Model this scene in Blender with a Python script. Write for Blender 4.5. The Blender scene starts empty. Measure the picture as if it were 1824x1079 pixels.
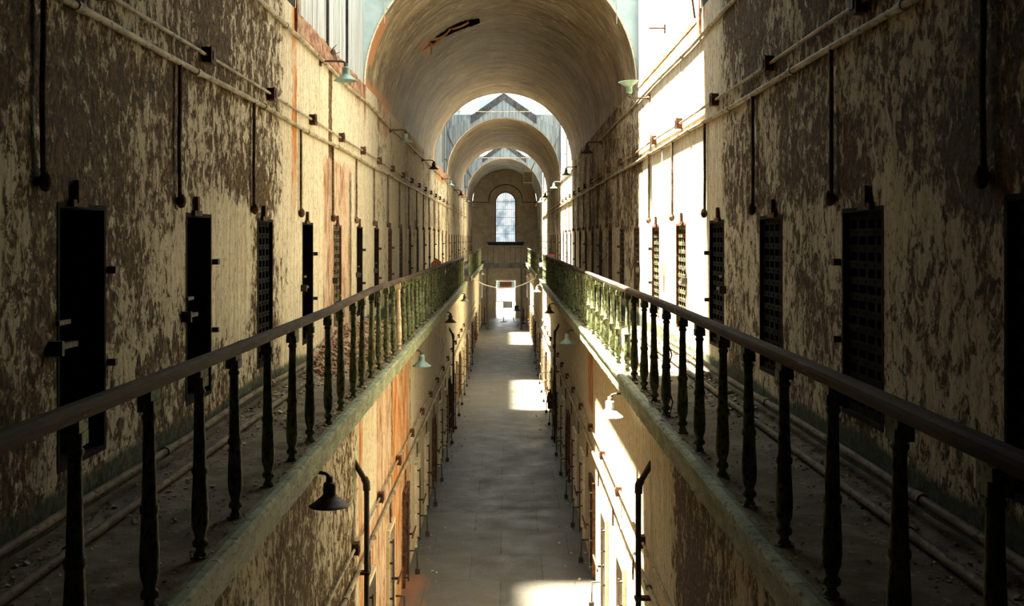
import bpy, math, random
from mathutils import Vector, noise as mn
random.seed(7)
C = bpy.context.scene.collection
PI = math.pi

# ------------------------------------------------------------------ layout (metres, camera eye at z = 0)
XW = 2.35            # upper cell walls
XL = 1.60            # lower cell walls
XR = 1.47            # balustrade line
XE = 1.35            # gallery edge
FZ = -5.77           # lower floor
YB, YE = -6.0, 78.0  # back and end walls
GZ = {-1: -1.62, 1: -1.52}        # gallery floor, left and right
SILL = {-1: -1.28, 1: -1.16}
HEAD = 0.20
SPZ, VR = 2.66, 2.35              # vault springing and radius
TOPZ = 6.3                        # eaves of the skylights
VAULTS = [(YB, 12.3), (18.4, 36.6), (44.2, 58.7), (66.6, YE)]
SKIES = [(12.3, 18.4), (36.6, 44.2), (58.7, 66.6)]
PITCH = 2.33
ORD = ['first', 'second', 'third', 'fourth', 'fifth', 'sixth', 'seventh', 'eighth', 'ninth', 'tenth', 'eleventh', 'twelfth',
       'thirteenth', 'fourteenth', 'fifteenth', 'sixteenth', 'seventeenth', 'eighteenth', 'nineteenth', 'twentieth',
       'twenty-first', 'twenty-second', 'twenty-third', 'twenty-fourth', 'twenty-fifth', 'twenty-sixth', 'twenty-seventh',
       'twenty-eighth', 'twenty-ninth', 'thirtieth', 'thirty-first', 'thirty-second']
SIDE = {-1: 'left', 1: 'right'}


# ------------------------------------------------------------------ mesh helpers
class MB:
    def __init__(self):
        self.v, self.f, self.sm = [], [], []

    def add(self, verts, faces, smooth=False):
        n = len(self.v)
        self.v += [tuple(p) for p in verts]
        self.f += [tuple(i + n for i in f) for f in faces]
        self.sm += [smooth] * len(faces)

    def box(self, a, b):
        x0, y0, z0 = a; x1, y1, z1 = b
        x0, x1 = min(x0, x1), max(x0, x1); y0, y1 = min(y0, y1), max(y0, y1); z0, z1 = min(z0, z1), max(z0, z1)
        self.add([(x0, y0, z0), (x1, y0, z0), (x1, y1, z0), (x0, y1, z0), (x0, y0, z1), (x1, y0, z1), (x1, y1, z1), (x0, y1, z1)],
                 [(0, 3, 2, 1), (4, 5, 6, 7), (0, 1, 5, 4), (1, 2, 6, 5), (2, 3, 7, 6), (3, 0, 4, 7)])

    def obox(self, c, size, rot):
        pts = []
        for dz in (-.5, .5):
            for dx, dy in ((-.5, -.5), (.5, -.5), (.5, .5), (-.5, .5)):
                pts.append(Vector(c) + rot @ Vector((dx * size[0], dy * size[1], dz * size[2])))
        self.add(pts, [(0, 3, 2, 1), (4, 5, 6, 7), (0, 1, 5, 4), (1, 2, 6, 5), (2, 3, 7, 6), (3, 0, 4, 7)])

    def tube(self, pts, r, seg=8, cap=True):
        pts = [Vector(p) for p in pts]
        rs = r if isinstance(r, (list, tuple)) else [r] * len(pts)
        rings = []
        up = None
        for i, p in enumerate(pts):
            if i == 0: t = pts[1] - pts[0]
            elif i == len(pts) - 1: t = pts[-1] - pts[-2]
            else: t = (pts[i + 1] - pts[i]).normalized() + (pts[i] - pts[i - 1]).normalized()
            t.normalize()
            if up is None:
                up = Vector((0, 0, 1)) if abs(t.z) < .9 else Vector((0, 1, 0))
            a = t.cross(up)
            if a.length < 1e-4:
                a = t.cross(Vector((1, 0, 0)))
            a.normalize(); b = a.cross(t).normalized(); up = b
            rings.append([p + (a * math.cos(2 * PI * k / seg) + b * math.sin(2 * PI * k / seg)) * rs[i] for k in range(seg)])
        v = [q for ring in rings for q in ring]
        f = []
        for i in range(len(pts) - 1):
            for k in range(seg):
                k2 = (k + 1) % seg
                f.append((i * seg + k, i * seg + k2, (i + 1) * seg + k2, (i + 1) * seg + k))
        self.add(v, f, True)
        if cap:
            self.add(rings[0], [tuple(range(seg))]); self.add(rings[-1], [tuple(range(seg - 1, -1, -1))])

    def lathe(self, prof, seg=14, c=(0, 0, 0)):
        v, f = [], []
        for r, z in prof:
            for k in range(seg):
                a = 2 * PI * k / seg
                v.append((c[0] + r * math.cos(a), c[1] + r * math.sin(a), c[2] + z))
        for i in range(len(prof) - 1):
            for k in range(seg):
                k2 = (k + 1) % seg
                f.append((i * seg + k, i * seg + k2, (i + 1) * seg + k2, (i + 1) * seg + k))
        self.add(v, f, True)

    def sweep(self, path, section):
        """closed section (list of (u, w): sideways X and up Z) swept along a path running mostly along Y"""
        n = len(section); v, f = [], []
        for p in path:
            for u, w in section: v.append((p[0] + u, p[1], p[2] + w))
        for i in range(len(path) - 1):
            for k in range(n):
                k2 = (k + 1) % n
                f.append((i * n + k, i * n + k2, (i + 1) * n + k2, (i + 1) * n + k))
        self.add(v, f, False)
        self.add(v[:n], [tuple(range(n - 1, -1, -1))]); self.add(v[-n:], [tuple(range(n))])

    def mesh(self, name, m):
        me = bpy.data.meshes.new(name)
        me.from_pydata(self.v, [], self.f)
        me.polygons.foreach_set('use_smooth', self.sm)
        me.materials.append(m); me.update()
        return me

    def build(self, name, m, parent=None, loc=None):
        o = bpy.data.objects.new(name, self.mesh(name, m)); C.objects.link(o)
        if parent: o.parent = parent
        if loc: o.location = loc
        return o


def inst(name, me, parent=None, loc=(0, 0, 0), rotz=0, scale=None):
    o = bpy.data.objects.new(name, me); C.objects.link(o)
    o.location = loc; o.rotation_euler = (0, 0, rotz)
    if scale: o.scale = scale
    if parent: o.parent = parent
    return o


def empty(name, loc=(0, 0, 0), rotz=0):
    o = bpy.data.objects.new(name, None); C.objects.link(o)
    o.location = loc; o.rotation_euler = (0, 0, rotz); o.empty_display_size = .1
    return o


def tag(o, label, cat, group=None, kind=None):
    o['label'] = label; o['category'] = cat
    if group: o['group'] = group
    if kind: o['kind'] = kind
    return o


def struct(o, label=None, cat=None):
    o['kind'] = 'structure'
    if label: o['label'] = label; o['category'] = cat
    return o


def copy_tree(o, parent=None):
    c = o.copy(); C.objects.link(c)
    if parent: c.parent = parent
    for ch in list(o.children): copy_tree(ch, c)
    return c


# ------------------------------------------------------------------ materials
class NT:
    def __init__(self, name):
        self.m = bpy.data.materials.new(name); self.m.use_nodes = True
        self.t = self.m.node_tree; self.t.nodes.clear()
        self.out = self.n('ShaderNodeOutputMaterial'); self.b = self.n('ShaderNodeBsdfPrincipled')
        self.l(self.b.outputs[0], self.out.inputs[0])
        self.pos = self.n('ShaderNodeNewGeometry').outputs['Position']

    def n(self, ty): return self.t.nodes.new(ty)
    def l(self, a, b): self.t.links.new(a, b)

    def sc(self, s, src=None):
        n = self.n('ShaderNodeMapping'); n.inputs['Scale'].default_value = s
        self.l(src or self.pos, n.inputs['Vector']); return n.outputs[0]

    def obj(self): return self.n('ShaderNodeTexCoord').outputs['Object']

    def noise(self, vec, scale, detail=4, rough=.55, dist=0):
        n = self.n('ShaderNodeTexNoise'); n.inputs['Scale'].default_value = scale
        n.inputs['Detail'].default_value = detail; n.inputs['Roughness'].default_value = rough
        n.inputs['Distortion'].default_value = dist
        self.l(vec, n.inputs['Vector']); return n.outputs['Fac']

    def ramp(self, fac, stops, interp='LINEAR'):
        n = self.n('ShaderNodeValToRGB'); e = n.color_ramp.elements; n.color_ramp.interpolation = interp
        while len(e) < len(stops): e.new(.5)
        for el, (p, c) in zip(e, stops):
            el.position = p; el.color = (c, c, c, 1) if not isinstance(c, tuple) else (*c, 1)
        self.l(fac, n.inputs[0]); return n.outputs[0]

    def math(self, op, a, b=None, c=None):
        n = self.n('ShaderNodeMath'); n.operation = op
        for i, x in enumerate((a, b, c)):
            if x is None: continue
            if isinstance(x, (int, float)): n.inputs[i].default_value = x
            else: self.l(x, n.inputs[i])
        return n.outputs[0]

    def mix(self, fac, a, b):
        n = self.n('ShaderNodeMix'); n.data_type = 'RGBA'
        for s, x in ((n.inputs[0], fac), (n.inputs[6], a), (n.inputs[7], b)):
            if isinstance(x, tuple): s.default_value = (*x, 1)
            elif isinstance(x, (int, float)): s.default_value = x
            else: self.l(x, s)
        return n.outputs[2]

    def sep(self, vec):
        n = self.n('ShaderNodeSeparateXYZ'); self.l(vec, n.inputs[0]); return n.outputs

    def attr(self, name):
        n = self.n('ShaderNodeAttribute'); n.attribute_name = name
        s = self.n('ShaderNodeSeparateColor'); self.l(n.outputs['Color'], s.inputs[0]); return s.outputs

    def bump(self, h, strength=.4, dist=.02):
        n = self.n('ShaderNodeBump'); n.inputs['Strength'].default_value = strength; n.inputs['Distance'].default_value = dist
        self.l(h, n.inputs['Height']); self.l(n.outputs[0], self.b.inputs['Normal'])

    def done(self, col, rough=.8, spec=.3, metal=0):
        b = self.b
        if isinstance(col, tuple): b.inputs['Base Color'].default_value = (*col, 1)
        else: self.l(col, b.inputs['Base Color'])
        if isinstance(rough, (int, float)): b.inputs['Roughness'].default_value = rough
        else: self.l(rough, b.inputs['Roughness'])
        b.inputs['Specular IOR Level'].default_value = spec; b.inputs['Metallic'].default_value = metal
        return self.m


def plaster_mat(name, cream=(.74, .66, .48), cream2=(.50, .425, .285)):
    t = NT(name)
    at = t.attr('wear')                       # r: peeling and near light falloff, g: bare brick, b: moss, alpha: rust orange
    al = t.n('ShaderNodeAttribute'); al.attribute_name = 'wear'
    P = t.sc((1, 1, .72))
    n1 = t.noise(P, 9.5, 10, .74, .6)
    n2 = t.noise(P, 1.7, 4, .6)
    n3 = t.noise(P, 30, 6, .75)
    m = t.math('ADD', t.math('MULTIPLY', n1, .66), t.math('MULTIPLY', n2, .20))
    m = t.math('ADD', m, t.math('MULTIPLY', n3, .22))
    m = t.math('SUBTRACT', m, t.math('MULTIPLY', t.math('SUBTRACT', at[0], .5), .42))
    # m high = paint stays, low = bare
    streak = t.noise(t.sc((5, 5, .35)), 3.0, 5, .6)
    top = t.mix(t.ramp(streak, [(.35, 0.0), (.68, 1.0)]), cream, cream2)
    top = t.mix(t.ramp(t.noise(t.sc((1, 1, .5)), 22, 4, .7), [(.53, 0.0), (.60, .6)]), top, (.27, .19, .10))
    top = t.mix(t.ramp(t.noise(t.sc((1, 1, .45)), 55, 3, .6), [(.62, 0.0), (.66, .8)]), top, (.07, .042, .02))
    top = t.mix(t.ramp(t.noise(t.sc((9, 9, .22)), 3.0, 4, .6), [(.60, 0.0), (.70, .5)]), top, (.24, .16, .085))
    under = t.mix(t.ramp(n3, [(.42, 0.0), (.58, 1.0)]), (.024, .012, .004), (.21, .122, .047))
    mid = t.mix(t.ramp(n3, [(.4, 0.0), (.6, 1.0)]), (.11, .062, .022), (.32, .21, .095))
    edge = t.ramp(m, [(.522, 0.0), (.532, 1.0)])
    edge2 = t.ramp(m, [(.485, 0.0), (.497, 1.0)])
    col = t.mix(edge2, under, mid)
    col = t.mix(edge, col, top)
    # bare brick and rust
    bsum = t.math('ADD', at[1], t.math('MULTIPLY', t.math('SUBTRACT', n1, .5), .9))
    bm = t.ramp(bsum, [(.49, 0.0), (.53, 1.0)])
    bcol = t.ramp(t.noise(t.sc((1, 1, .4)), 3.2, 8, .7), [(.34, (.20, .075, .025)), (.43, (.50, .185, .045)), (.50, (.55, .26, .10)), (.58, (.58, .42, .29)), (.70, (.50, .38, .24))])
    pale = t.ramp(t.noise(t.sc((1, 1, .35)), 4.5, 8, .72), [(.36, (.10, .06, .03)), (.44, (.36, .21, .12)), (.51, (.55, .40, .28)), (.58, (.60, .50, .36)), (.68, (.42, .30, .18))])
    bcol = t.mix(al.outputs['Alpha'], pale, bcol)
    bcol = t.mix(t.ramp(n3, [(.5, 0.0), (.72, .8)]), bcol, (.10, .05, .025))
    col = t.mix(bm, col, bcol)
    ms = t.math('ADD', at[2], t.math('MULTIPLY', t.math('SUBTRACT', n1, .5), .8))
    mm = t.ramp(ms, [(.45, 0.0), (.6, 1.0)])
    mcol = t.mix(t.ramp(n3, [(.4, 0.0), (.62, 1.0)]), (.035, .045, .025), (.13, .14, .085))
    col = t.mix(mm, col, mcol)
    h = t.math('ADD', t.math('MULTIPLY', t.ramp(m, [(.43, 0.0), (.54, 1.0)]), .8), t.math('MULTIPLY', n3, .5))
    t.bump(h, .9, .022)
    return t.done(col, .85, .2)


def vault_mat():
    t = NT('vault_plaster')
    s = t.sep(t.pos)
    ang = t.math('ARCTAN2', t.math('SUBTRACT', s[2], SPZ), s[0])
    comb = t.n('ShaderNodeCombineXYZ'); t.l(t.math('MULTIPLY', ang, 1.25), comb.inputs[0]); t.l(t.math('MULTIPLY', s[1], 1.15), comb.inputs[1])
    v = comb.outputs[0]
    st = t.noise(v, 1.7, 9, .70, .2)
    fine = t.noise(v, 5.5, 7, .74)
    big = t.noise(t.pos, .8, 4, .6)
    k = t.math('ADD', t.math('MULTIPLY', st, .6), t.math('MULTIPLY', big, .4))
    col = t.ramp(k, [(.38, (.09, .058, .028)), (.46, (.20, .14, .075)), (.56, (.33, .25, .145)), (.68, (.47, .38, .24))])
    col = t.mix(t.ramp(fine, [(.55, 0.0), (.61, .6)]), col, (.66, .57, .40))
    col = t.mix(t.ramp(fine, [(.39, .5), (.45, 0.0)]), col, (.07, .04, .018))
    at = t.attr('wear')
    bs = t.math('ADD', at[1], t.math('MULTIPLY', t.math('SUBTRACT', st, .5), .8))
    col = t.mix(t.ramp(bs, [(.48, 0.0), (.53, 1.0)]), col, t.mix(fine, (.22, .09, .03), (.62, .30, .13)))
    t.bump(t.math('ADD', t.math('MULTIPLY', st, .6), fine), .35, .02)
    return t.done(col, .62, .4)


def slab_mat():
    t = NT('stone_slabs')
    P = t.pos
    br = t.n('ShaderNodeTexBrick')
    mp = t.n('ShaderNodeMapping'); mp.inputs['Rotation'].default_value = (0, 0, 0); t.l(P, mp.inputs['Vector'])
    t.l(mp.outputs[0], br.inputs['Vector'])
    br.inputs['Scale'].default_value = 1; br.inputs['Brick Width'].default_value = 1.25; br.inputs['Row Height'].default_value = 1.5
    br.inputs['Mortar Size'].default_value = .010; br.inputs['Mortar Smooth'].default_value = .3; br.offset = .42
    br.inputs['Color1'].default_value = (.085, .076, .056, 1); br.inputs['Color2'].default_value = (.118, .106, .079, 1)
    br.inputs['Mortar'].default_value = (.035, .03, .021, 1)
    n = t.noise(P, 1.6, 6, .65); n2 = t.noise(P, 18, 5, .6)
    col = t.mix(t.ramp(n, [(.35, .75), (.62, 0.0)]), br.outputs['Color'], (.075, .068, .052))
    col = t.mix(t.ramp(n2, [(.5, 0.0), (.72, .4)]), col, (.18, .16, .12))
    at = t.attr('wear')
    bs = t.math('ADD', at[1], t.math('MULTIPLY', t.math('SUBTRACT', n, .5), .7))
    col = t.mix(t.ramp(bs, [(.4, 0.0), (.75, .8)]), col, (.46, .17, .06))
    t.bump(t.math('ADD', t.math('MULTIPLY', br.outputs['Fac'], -1.0), t.math('MULTIPLY', n2, .4)), .3, .012)
    return t.done(col, t.ramp(n, [(.3, .35), (.7, .7)]), .4)


def rough_mat(name, a, b, c=None, scale=6, rough=.8, stretch=(1, 1, 1), spec=.3, thr=(.42, .58), bump=.3, cthr=(.58, .64), dist=.008, local=False):
    """two-tone weathered surface; c = flakes / rust showing through"""
    t = NT(name)
    P = t.sc(stretch, t.obj() if local else None)
    n = t.noise(P, scale, 6, .65); n2 = t.noise(P, scale * 4.3, 5, .7)
    col = t.mix(t.ramp(n, [(thr[0], 0.0), (thr[1], 1.0)]), a, b)
    if c: col = t.mix(t.ramp(n2, [(cthr[0], 0.0), (cthr[1], 1.0)]), col, c)
    t.bump(n2, bump, dist)
    return t.done(col, rough, spec)


M = {}
M['plaster'] = plaster_mat('peeling_plaster')
M['vault'] = vault_mat()
M['slab'] = slab_mat()
M['gallery'] = rough_mat('gallery_dust', (.085, .064, .038), (.175, .14, .09), (.28, .235, .165), 3, .9, bump=.5, dist=.02, cthr=(.6, .66))
M['green'] = rough_mat('green_edge_paint', (.21, .235, .135), (.36, .385, .24), (.06, .05, .026), 4, .7, (1, 1, 2), bump=.5, cthr=(.56, .62))
M['iron_green'] = rough_mat('green_iron_paint', (.10, .12, .055), (.20, .23, .115), (.03, .021, .012), 9, .6, (1, 1, .6), bump=.5, cthr=(.5, .58), spec=.2)
M['handrail'] = rough_mat('worn_handrail', (.045, .028, .018), (.11, .078, .052), (.20, .17, .125), 5, .8, (1, .12, 1), bump=.25, cthr=(.64, .70), spec=.15)
M['cream_iron'] = rough_mat('bare_baluster', (.55, .42, .27), (.70, .58, .40), (.2, .12, .06), 8, .7)
M['floor_pipe'] = rough_mat('floor_pipe', (.10, .072, .042), (.20, .15, .095), (.05, .03, .015), 7, .7, (1, .4, 1), bump=.4, cthr=(.54, .6), spec=.2)
M['drop'] = rough_mat('brown_conduit', (.085, .05, .026), (.20, .135, .075), (.03, .018, .01), 9, .8, cthr=(.54, .6), spec=.2)
M['pipe'] = rough_mat('painted_pipe', (.26, .205, .125), (.46, .385, .26), (.08, .05, .025), 7, .6, (1, .4, 1), bump=.4, cthr=(.56, .62))
M['dark_iron'] = rough_mat('dark_iron', (.02, .016, .012), (.06, .045, .03), (.10, .05, .025), 10, .65, spec=.4)
M['rust'] = rough_mat('rusty_iron', (.05, .021, .01), (.15, .066, .028), (.025, .013, .008), 12, .85)
M['door_red'] = rough_mat('door_jamb_paint', (.06, .019, .010), (.11, .035, .018), (.30, .28, .155), 4, .7, (1, 1, .6), cthr=(.60, .64))
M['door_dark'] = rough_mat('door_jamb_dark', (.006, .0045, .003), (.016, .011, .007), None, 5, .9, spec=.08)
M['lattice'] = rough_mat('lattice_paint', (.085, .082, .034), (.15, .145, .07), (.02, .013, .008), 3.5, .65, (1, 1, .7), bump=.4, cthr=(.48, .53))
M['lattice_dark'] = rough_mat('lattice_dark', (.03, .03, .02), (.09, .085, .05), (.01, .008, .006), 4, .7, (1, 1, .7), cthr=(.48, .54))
M['lattice_shaded'] = rough_mat('lattice_shaded', (.004, .0035, .0025), (.012, .011, .007), None, 4, .9, spec=.05)  # lattice paint blackened to carry the shade of the near doorways
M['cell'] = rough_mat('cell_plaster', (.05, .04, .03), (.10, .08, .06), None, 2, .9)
M['low_bounce'] = rough_mat('low_bounce_plaster', (.03, .024, .016), (.07, .055, .038), None, 2, .95)  # out-of-view vault and back wall, darkened so less light bounces forward
M['void'] = rough_mat('cell_dark', (.015, .012, .01), (.03, .024, .018), None, 2, .9)
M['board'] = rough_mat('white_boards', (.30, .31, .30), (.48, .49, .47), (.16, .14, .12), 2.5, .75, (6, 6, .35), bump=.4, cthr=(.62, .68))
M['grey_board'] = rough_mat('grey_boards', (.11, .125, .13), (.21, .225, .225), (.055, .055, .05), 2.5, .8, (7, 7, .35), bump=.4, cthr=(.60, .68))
M['blue_board'] = rough_mat('pale_blue_panel', (.34, .43, .42), (.42, .50, .48), (.27, .33, .32), 2, .7, cthr=(.66, .74))
M['blue_trim'] = rough_mat('pale_blue_trim', (.42, .60, .62), (.52, .68, .70), None, 3, .6)
M['black_timber'] = rough_mat('black_timber', (.02, .02, .02), (.05, .048, .045), (.14, .13, .12), 5, .8, (1, 1, .5))
M['brick_band'] = rough_mat('bare_plate', (.21, .085, .042), (.40, .25, .155), (.08, .045, .025), 5, .85, (1, 1, 1.5), bump=.6, cthr=(.58, .66), dist=.02)
M['stone_wall'] = rough_mat('end_wall_stone', (.42, .36, .27), (.55, .48, .37), (.62, .55, .43), 2.2, .85, bump=.4, cthr=(.62, .7))
M['reveal'] = rough_mat('window_reveal', (.60, .50, .34), (.74, .64, .46), (.3, .22, .13), 4, .8)
M['lamp_green'] = rough_mat('green_enamel', (.13, .22, .17), (.22, .33, .27), (.10, .05, .02), 10, .4, spec=.5, cthr=(.62, .68), local=True)
M['lamp_grey'] = rough_mat('grey_enamel', (.22, .25, .20), (.32, .34, .27), (.10, .06, .03), 10, .45, spec=.5, cthr=(.60, .66), local=True)
M['lamp_rust'] = rough_mat('brown_enamel', (.03, .02, .012), (.075, .05, .03), (.12, .06, .03), 10, .5, spec=.4, local=True)
M['lamp_white'] = rough_mat('white_enamel', (.52, .50, .42), (.66, .64, .55), (.25, .15, .08), 8, .4, spec=.5, cthr=(.64, .70), local=True)
M['rubble'] = rough_mat('broken_brick', (.20, .085, .045), (.33, .24, .15), (.42, .37, .26), 7, .9, cthr=(.54, .62))
M['flakes'] = rough_mat('plaster_flakes', (.28, .22, .14), (.50, .43, .31), (.25, .12, .06), 7, .9)
M['moss'] = rough_mat('mossy_rubble', (.06, .075, .035), (.15, .16, .08), (.22, .18, .11), 9, .95)
M['wire'] = rough_mat('wire', (.30, .28, .24), (.45, .42, .36), None, 8, .6)
M['net'] = rough_mat('net_cord', (.70, .68, .60), (.82, .80, .72), None, 8, .7)
M['red'] = rough_mat('red_paint', (.35, .03, .02), (.45, .05, .03), None, 5, .4, spec=.5)
M['orange'] = rough_mat('orange_board', (.42, .17, .05), (.55, .26, .09), (.2, .08, .03), 5, .7)
M['outside_ground'] = rough_mat('outside_paving', (.62, .60, .55), (.75, .73, .68), None, 2, .9)
M['outside_wall'] = rough_mat('outside_stone', (.07, .068, .06), (.12, .115, .10), (.04, .04, .036), 3, .9)
M['blue_sign'] = rough_mat('blue_hood', (.16, .25, .33), (.24, .33, .40), None, 3, .7)
M['panel_grey'] = rough_mat('lamp_face', (.30, .28, .22), (.40, .37, .29), None, 6, .5)


def glass_mat():
    m = bpy.data.materials.new('pane_glass'); m.use_nodes = True
    t = m.node_tree; t.nodes.clear()
    o = t.nodes.new('ShaderNodeOutputMaterial'); mx = t.nodes.new('ShaderNodeMixShader')
    tr = t.nodes.new('ShaderNodeBsdfTransparent'); gl = t.nodes.new('ShaderNodeBsdfGlossy')
    tr.inputs[0].default_value = (.95, .97, .97, 1); gl.inputs['Roughness'].default_value = .08
    mx.inputs[0].default_value = .06
    t.links.new(tr.outputs[0], mx.inputs[1]); t.links.new(gl.outputs[0], mx.inputs[2]); t.links.new(mx.outputs[0], o.inputs[0])
    return m


M['glass'] = glass_mat()


def dirty_glass():
    m = glass_mat(); m.name = 'dirty_glass'; t = m.node_tree
    tr = next(n for n in t.nodes if n.type == 'BSDF_TRANSPARENT')
    g = t.nodes.new('ShaderNodeNewGeometry'); n = t.nodes.new('ShaderNodeTexNoise'); n.inputs['Scale'].default_value = 1.6; n.inputs['Detail'].default_value = 4
    r = t.nodes.new('ShaderNodeValToRGB'); r.color_ramp.elements[0].position = .4; r.color_ramp.elements[1].position = .6
    r.color_ramp.elements[0].color = (.085, .105, .12, 1); r.color_ramp.elements[1].color = (.20, .22, .225, 1)
    t.links.new(g.outputs['Position'], n.inputs['Vector']); t.links.new(n.outputs['Fac'], r.inputs[0]); t.links.new(r.outputs[0], tr.inputs[0])
    return m


M['dirty_glass'] = dirty_glass()


# ------------------------------------------------------------------ doors: where the openings are
def door_list(sd):
    """(y0, y1) of every cell opening along one side"""
    out = []
    k = -4
    while True:
        y0 = (5.80 + PITCH * k) if sd < 0 else (6.38 + PITCH * k)
        k += 1
        if y0 < YB + .6: continue
        if y0 > YE - 2.2: break
        out.append((y0, y0 + (.70 if sd < 0 else .78)))
    return out


DOORS = {-1: door_list(-1), 1: door_list(1)}
LSILL, LHEAD = FZ + .06, -4.18


def steps(a, b, fixed, fine):
    """sorted grid lines between a and b containing the fixed values"""
    pts = sorted(set([a, b] + [round(p, 4) for p in fixed if a < p < b]))
    out = []
    for p, q in zip(pts, pts[1:]):
        n = max(1, int(math.ceil((q - p) / fine((p + q) / 2) - 1e-6)))
        out += [p + (q - p) * i / n for i in range(n)]
    return out + [b]


def fb(x, y, s, o=0):
    return mn.noise(Vector((x * s + 13.7, y * s + o, 4.2 + o)))


def sstep(a, b, x):
    t = max(0, min(1, (x - a) / (b - a))); return t * t * (3 - 2 * t)


def band(a, b, x, w=.15):
    return sstep(a - w, a + w, x) * (1 - sstep(b - w, b + w, x))


def wear_upper(sd):
    def fn(y, z):
        lo = fb(y, z, .45, 3 * sd) * .15 + fb(y, z, 1.3, 7 * sd) * .14
        g = GZ[sd]
        if sd < 0:
            p = .583 if z > .30 + .3 * fb(y, 0, .9) else .52
            p += .06 * (1 - sstep(4.0, 7.5, y))  # extra peeling near the viewer puts some light falloff into the colour
            p -= .42 * band(8.7, 10.2, y, .15) * (1 - sstep(.15, .45, z)) * sstep(-1.1, -.5, z)
            p = p + (.12 - p) * sstep(11.2, 12.4, y) * (1 - sstep(17.5, 21, y) * .55)
            p += .10 * sstep(24, 36, y)
            b = 0
            b = max(b, band(12.15, 12.45, y, .06) * sstep(-.2, .6, z) * .8)
            b = max(b, band(14.2, 16.9, y, .12) * (1 - sstep(1.0, 1.35, z)) * .72)
            b = max(b, band(18.3, 18.6, y, .1) * sstep(1.2, 2.4, z) * .7)
            b = max(b, band(17.2, 18.2, y, .15) * sstep(1.5, 2.3, z) * .55)
            b = max(b, band(20.2, 22.2, y, .25) * sstep(1.75, 2.25, z) * .75)
            b = max(b, band(26, 29, y, .3) * sstep(1.9, 2.3, z) * .6)
            b = max(b, band(29.0, 34.0, y, .4) * .36)
            b = max(b, band(37.0, 43.0, y, .4) * sstep(1.9, 2.25, z) * .7)
        else:
            p = .583 if z > .25 + .3 * fb(y, 5, .9) else (.50 - .10 * band(4.6, 6.5, y, .3))
            p += .10 * (1 - sstep(4, 8, y))  # more bare brown close by, standing in for the fading light
            p = p + (.05 - p) * sstep(10.6, 12.0, y) * (1 - sstep(16.0, 18.4, y) * .9)
            p += .02 * band(18.2, 36, y, .8)
            p -= .35 * band(36, 43, y, .8)
            b = band(11.75, 11.95, y, .06) * .0
            b = max(b, band(12.0, 18.2, y, .2) * sstep(2.3, 2.5, z) * .62)
        p += lo
        mz = (1 - sstep(g + .12, g + .42 + .18 * fb(y, 2, 1.1), z)) * .85
        rust = 1
        if sd < 0 and 13.5 < y < 35: rust = .15
        if sd < 0: p += .8 * band(14.72, 14.98, y, .05); mz = max(mz, band(16.55, 16.9, y, .08) * (1 - sstep(.9, 1.4, z)) * .6)
        return p, b, mz, rust
    return fn


def wear_lower(sd):
    def fn(y, z):
        lo = fb(y, z, .5, 5 * sd) * .22
        if sd < 0:
            p = .56 - .05 * band(9.5, 12.5, y, .3)
            p = p + (.12 - p) * sstep(11.7, 12.6, y) * (1 - .5 * sstep(22, 28, y))
            b = 0
            b = max(b, band(12.25, 12.6, y, .08) * .8)
            b = max(b, band(13.9, 15.9, y, .12) * .72)
            b = max(b, band(15.9, 18.6, y, .15) * (.98 - .25 * sstep(-3.2, -5.4, z)))
            b = max(b, band(18.6, 19.4, y, .15) * sstep(-4.2, -2.0, z) * .5)
            b = max(b, band(12.6, 16.0, y, .3) * band(-4.6, -3.4, z, .2) * .58)
            b = max(b, band(36, 44, y, 1) * .42)
            p += .75 * (band(15.78, 15.92, y, .04) + band(17.3, 17.42, y, .04) * .8 + band(14.75, 14.85, y, .04) * .7 + band(18.75, 18.9, y, .05) * .7)
            b *= 1 - .9 * (band(15.78, 15.92, y, .04) + band(17.3, 17.42, y, .04) + band(14.75, 14.85, y, .04))
        else:
            p = .48
            p += .16 * band(7.2, 9.6, y, .3)
            p = p + (.15 - p) * sstep(9.6, 10.6, y) * (1 - .55 * sstep(17, 21, y))
            b = band(18.4, 19.6, y, .15) * sstep(-3.6, -2.6, z) * .8
            b = max(b, band(12.5, 17, y, .3) * (1 - sstep(-5.6, -4.9, z)) * .5)
            b = max(b, band(36, 42, y, 1) * sstep(-3.2, -2.4, z) * .5)
        p += lo
        mz = (1 - sstep(FZ + .02, FZ + .25, z)) * .5
        return p, b, mz, (.15 if 13.6 < y < 15.9 and sd < 0 else 1)
    return fn


def wear_attr(me, fn, key):
    a = me.attributes.new('wear', 'FLOAT_COLOR', 'POINT')
    buf = []
    for v in me.vertices:
        p, b, m, *r = fn(*key(v.co)); buf += [max(0, min(1, p)), max(0, min(1, b)), max(0, min(1, m)), r[0] if r else 1]
    a.data.foreach_set('color', buf)


def cell_wall(name, X, sd, z0, z1, holes, fn):
    fy = lambda y: .13 if 4 < y < 20 else (.3 if y < 45 else .6)
    ys = steps(YB, YE, [v for h in holes for v in h[:2]], fy)
    zs = steps(z0, z1, [v for h in holes[:1] for v in h[2:]], lambda z: .14)
    mb = MB()
    ny, nz = len(ys), len(zs)
    verts = [(X, y, z) for y in ys for z in zs]
    faces = []
    for i in range(ny - 1):
        yc = (ys[i] + ys[i + 1]) / 2
        hole = next((h for h in holes if h[0] < yc < h[1]), None)
        for j in range(nz - 1):
            zc = (zs[j] + zs[j + 1]) / 2
            if hole and hole[2] < zc < hole[3]: continue
            q = (i * nz + j, (i + 1) * nz + j, (i + 1) * nz + j + 1, i * nz + j + 1)
            faces.append(q if sd < 0 else q[::-1])
    mb.add(verts, faces)
    o = mb.build(name, M['plaster'])
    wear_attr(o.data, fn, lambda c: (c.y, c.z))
    return o


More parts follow.
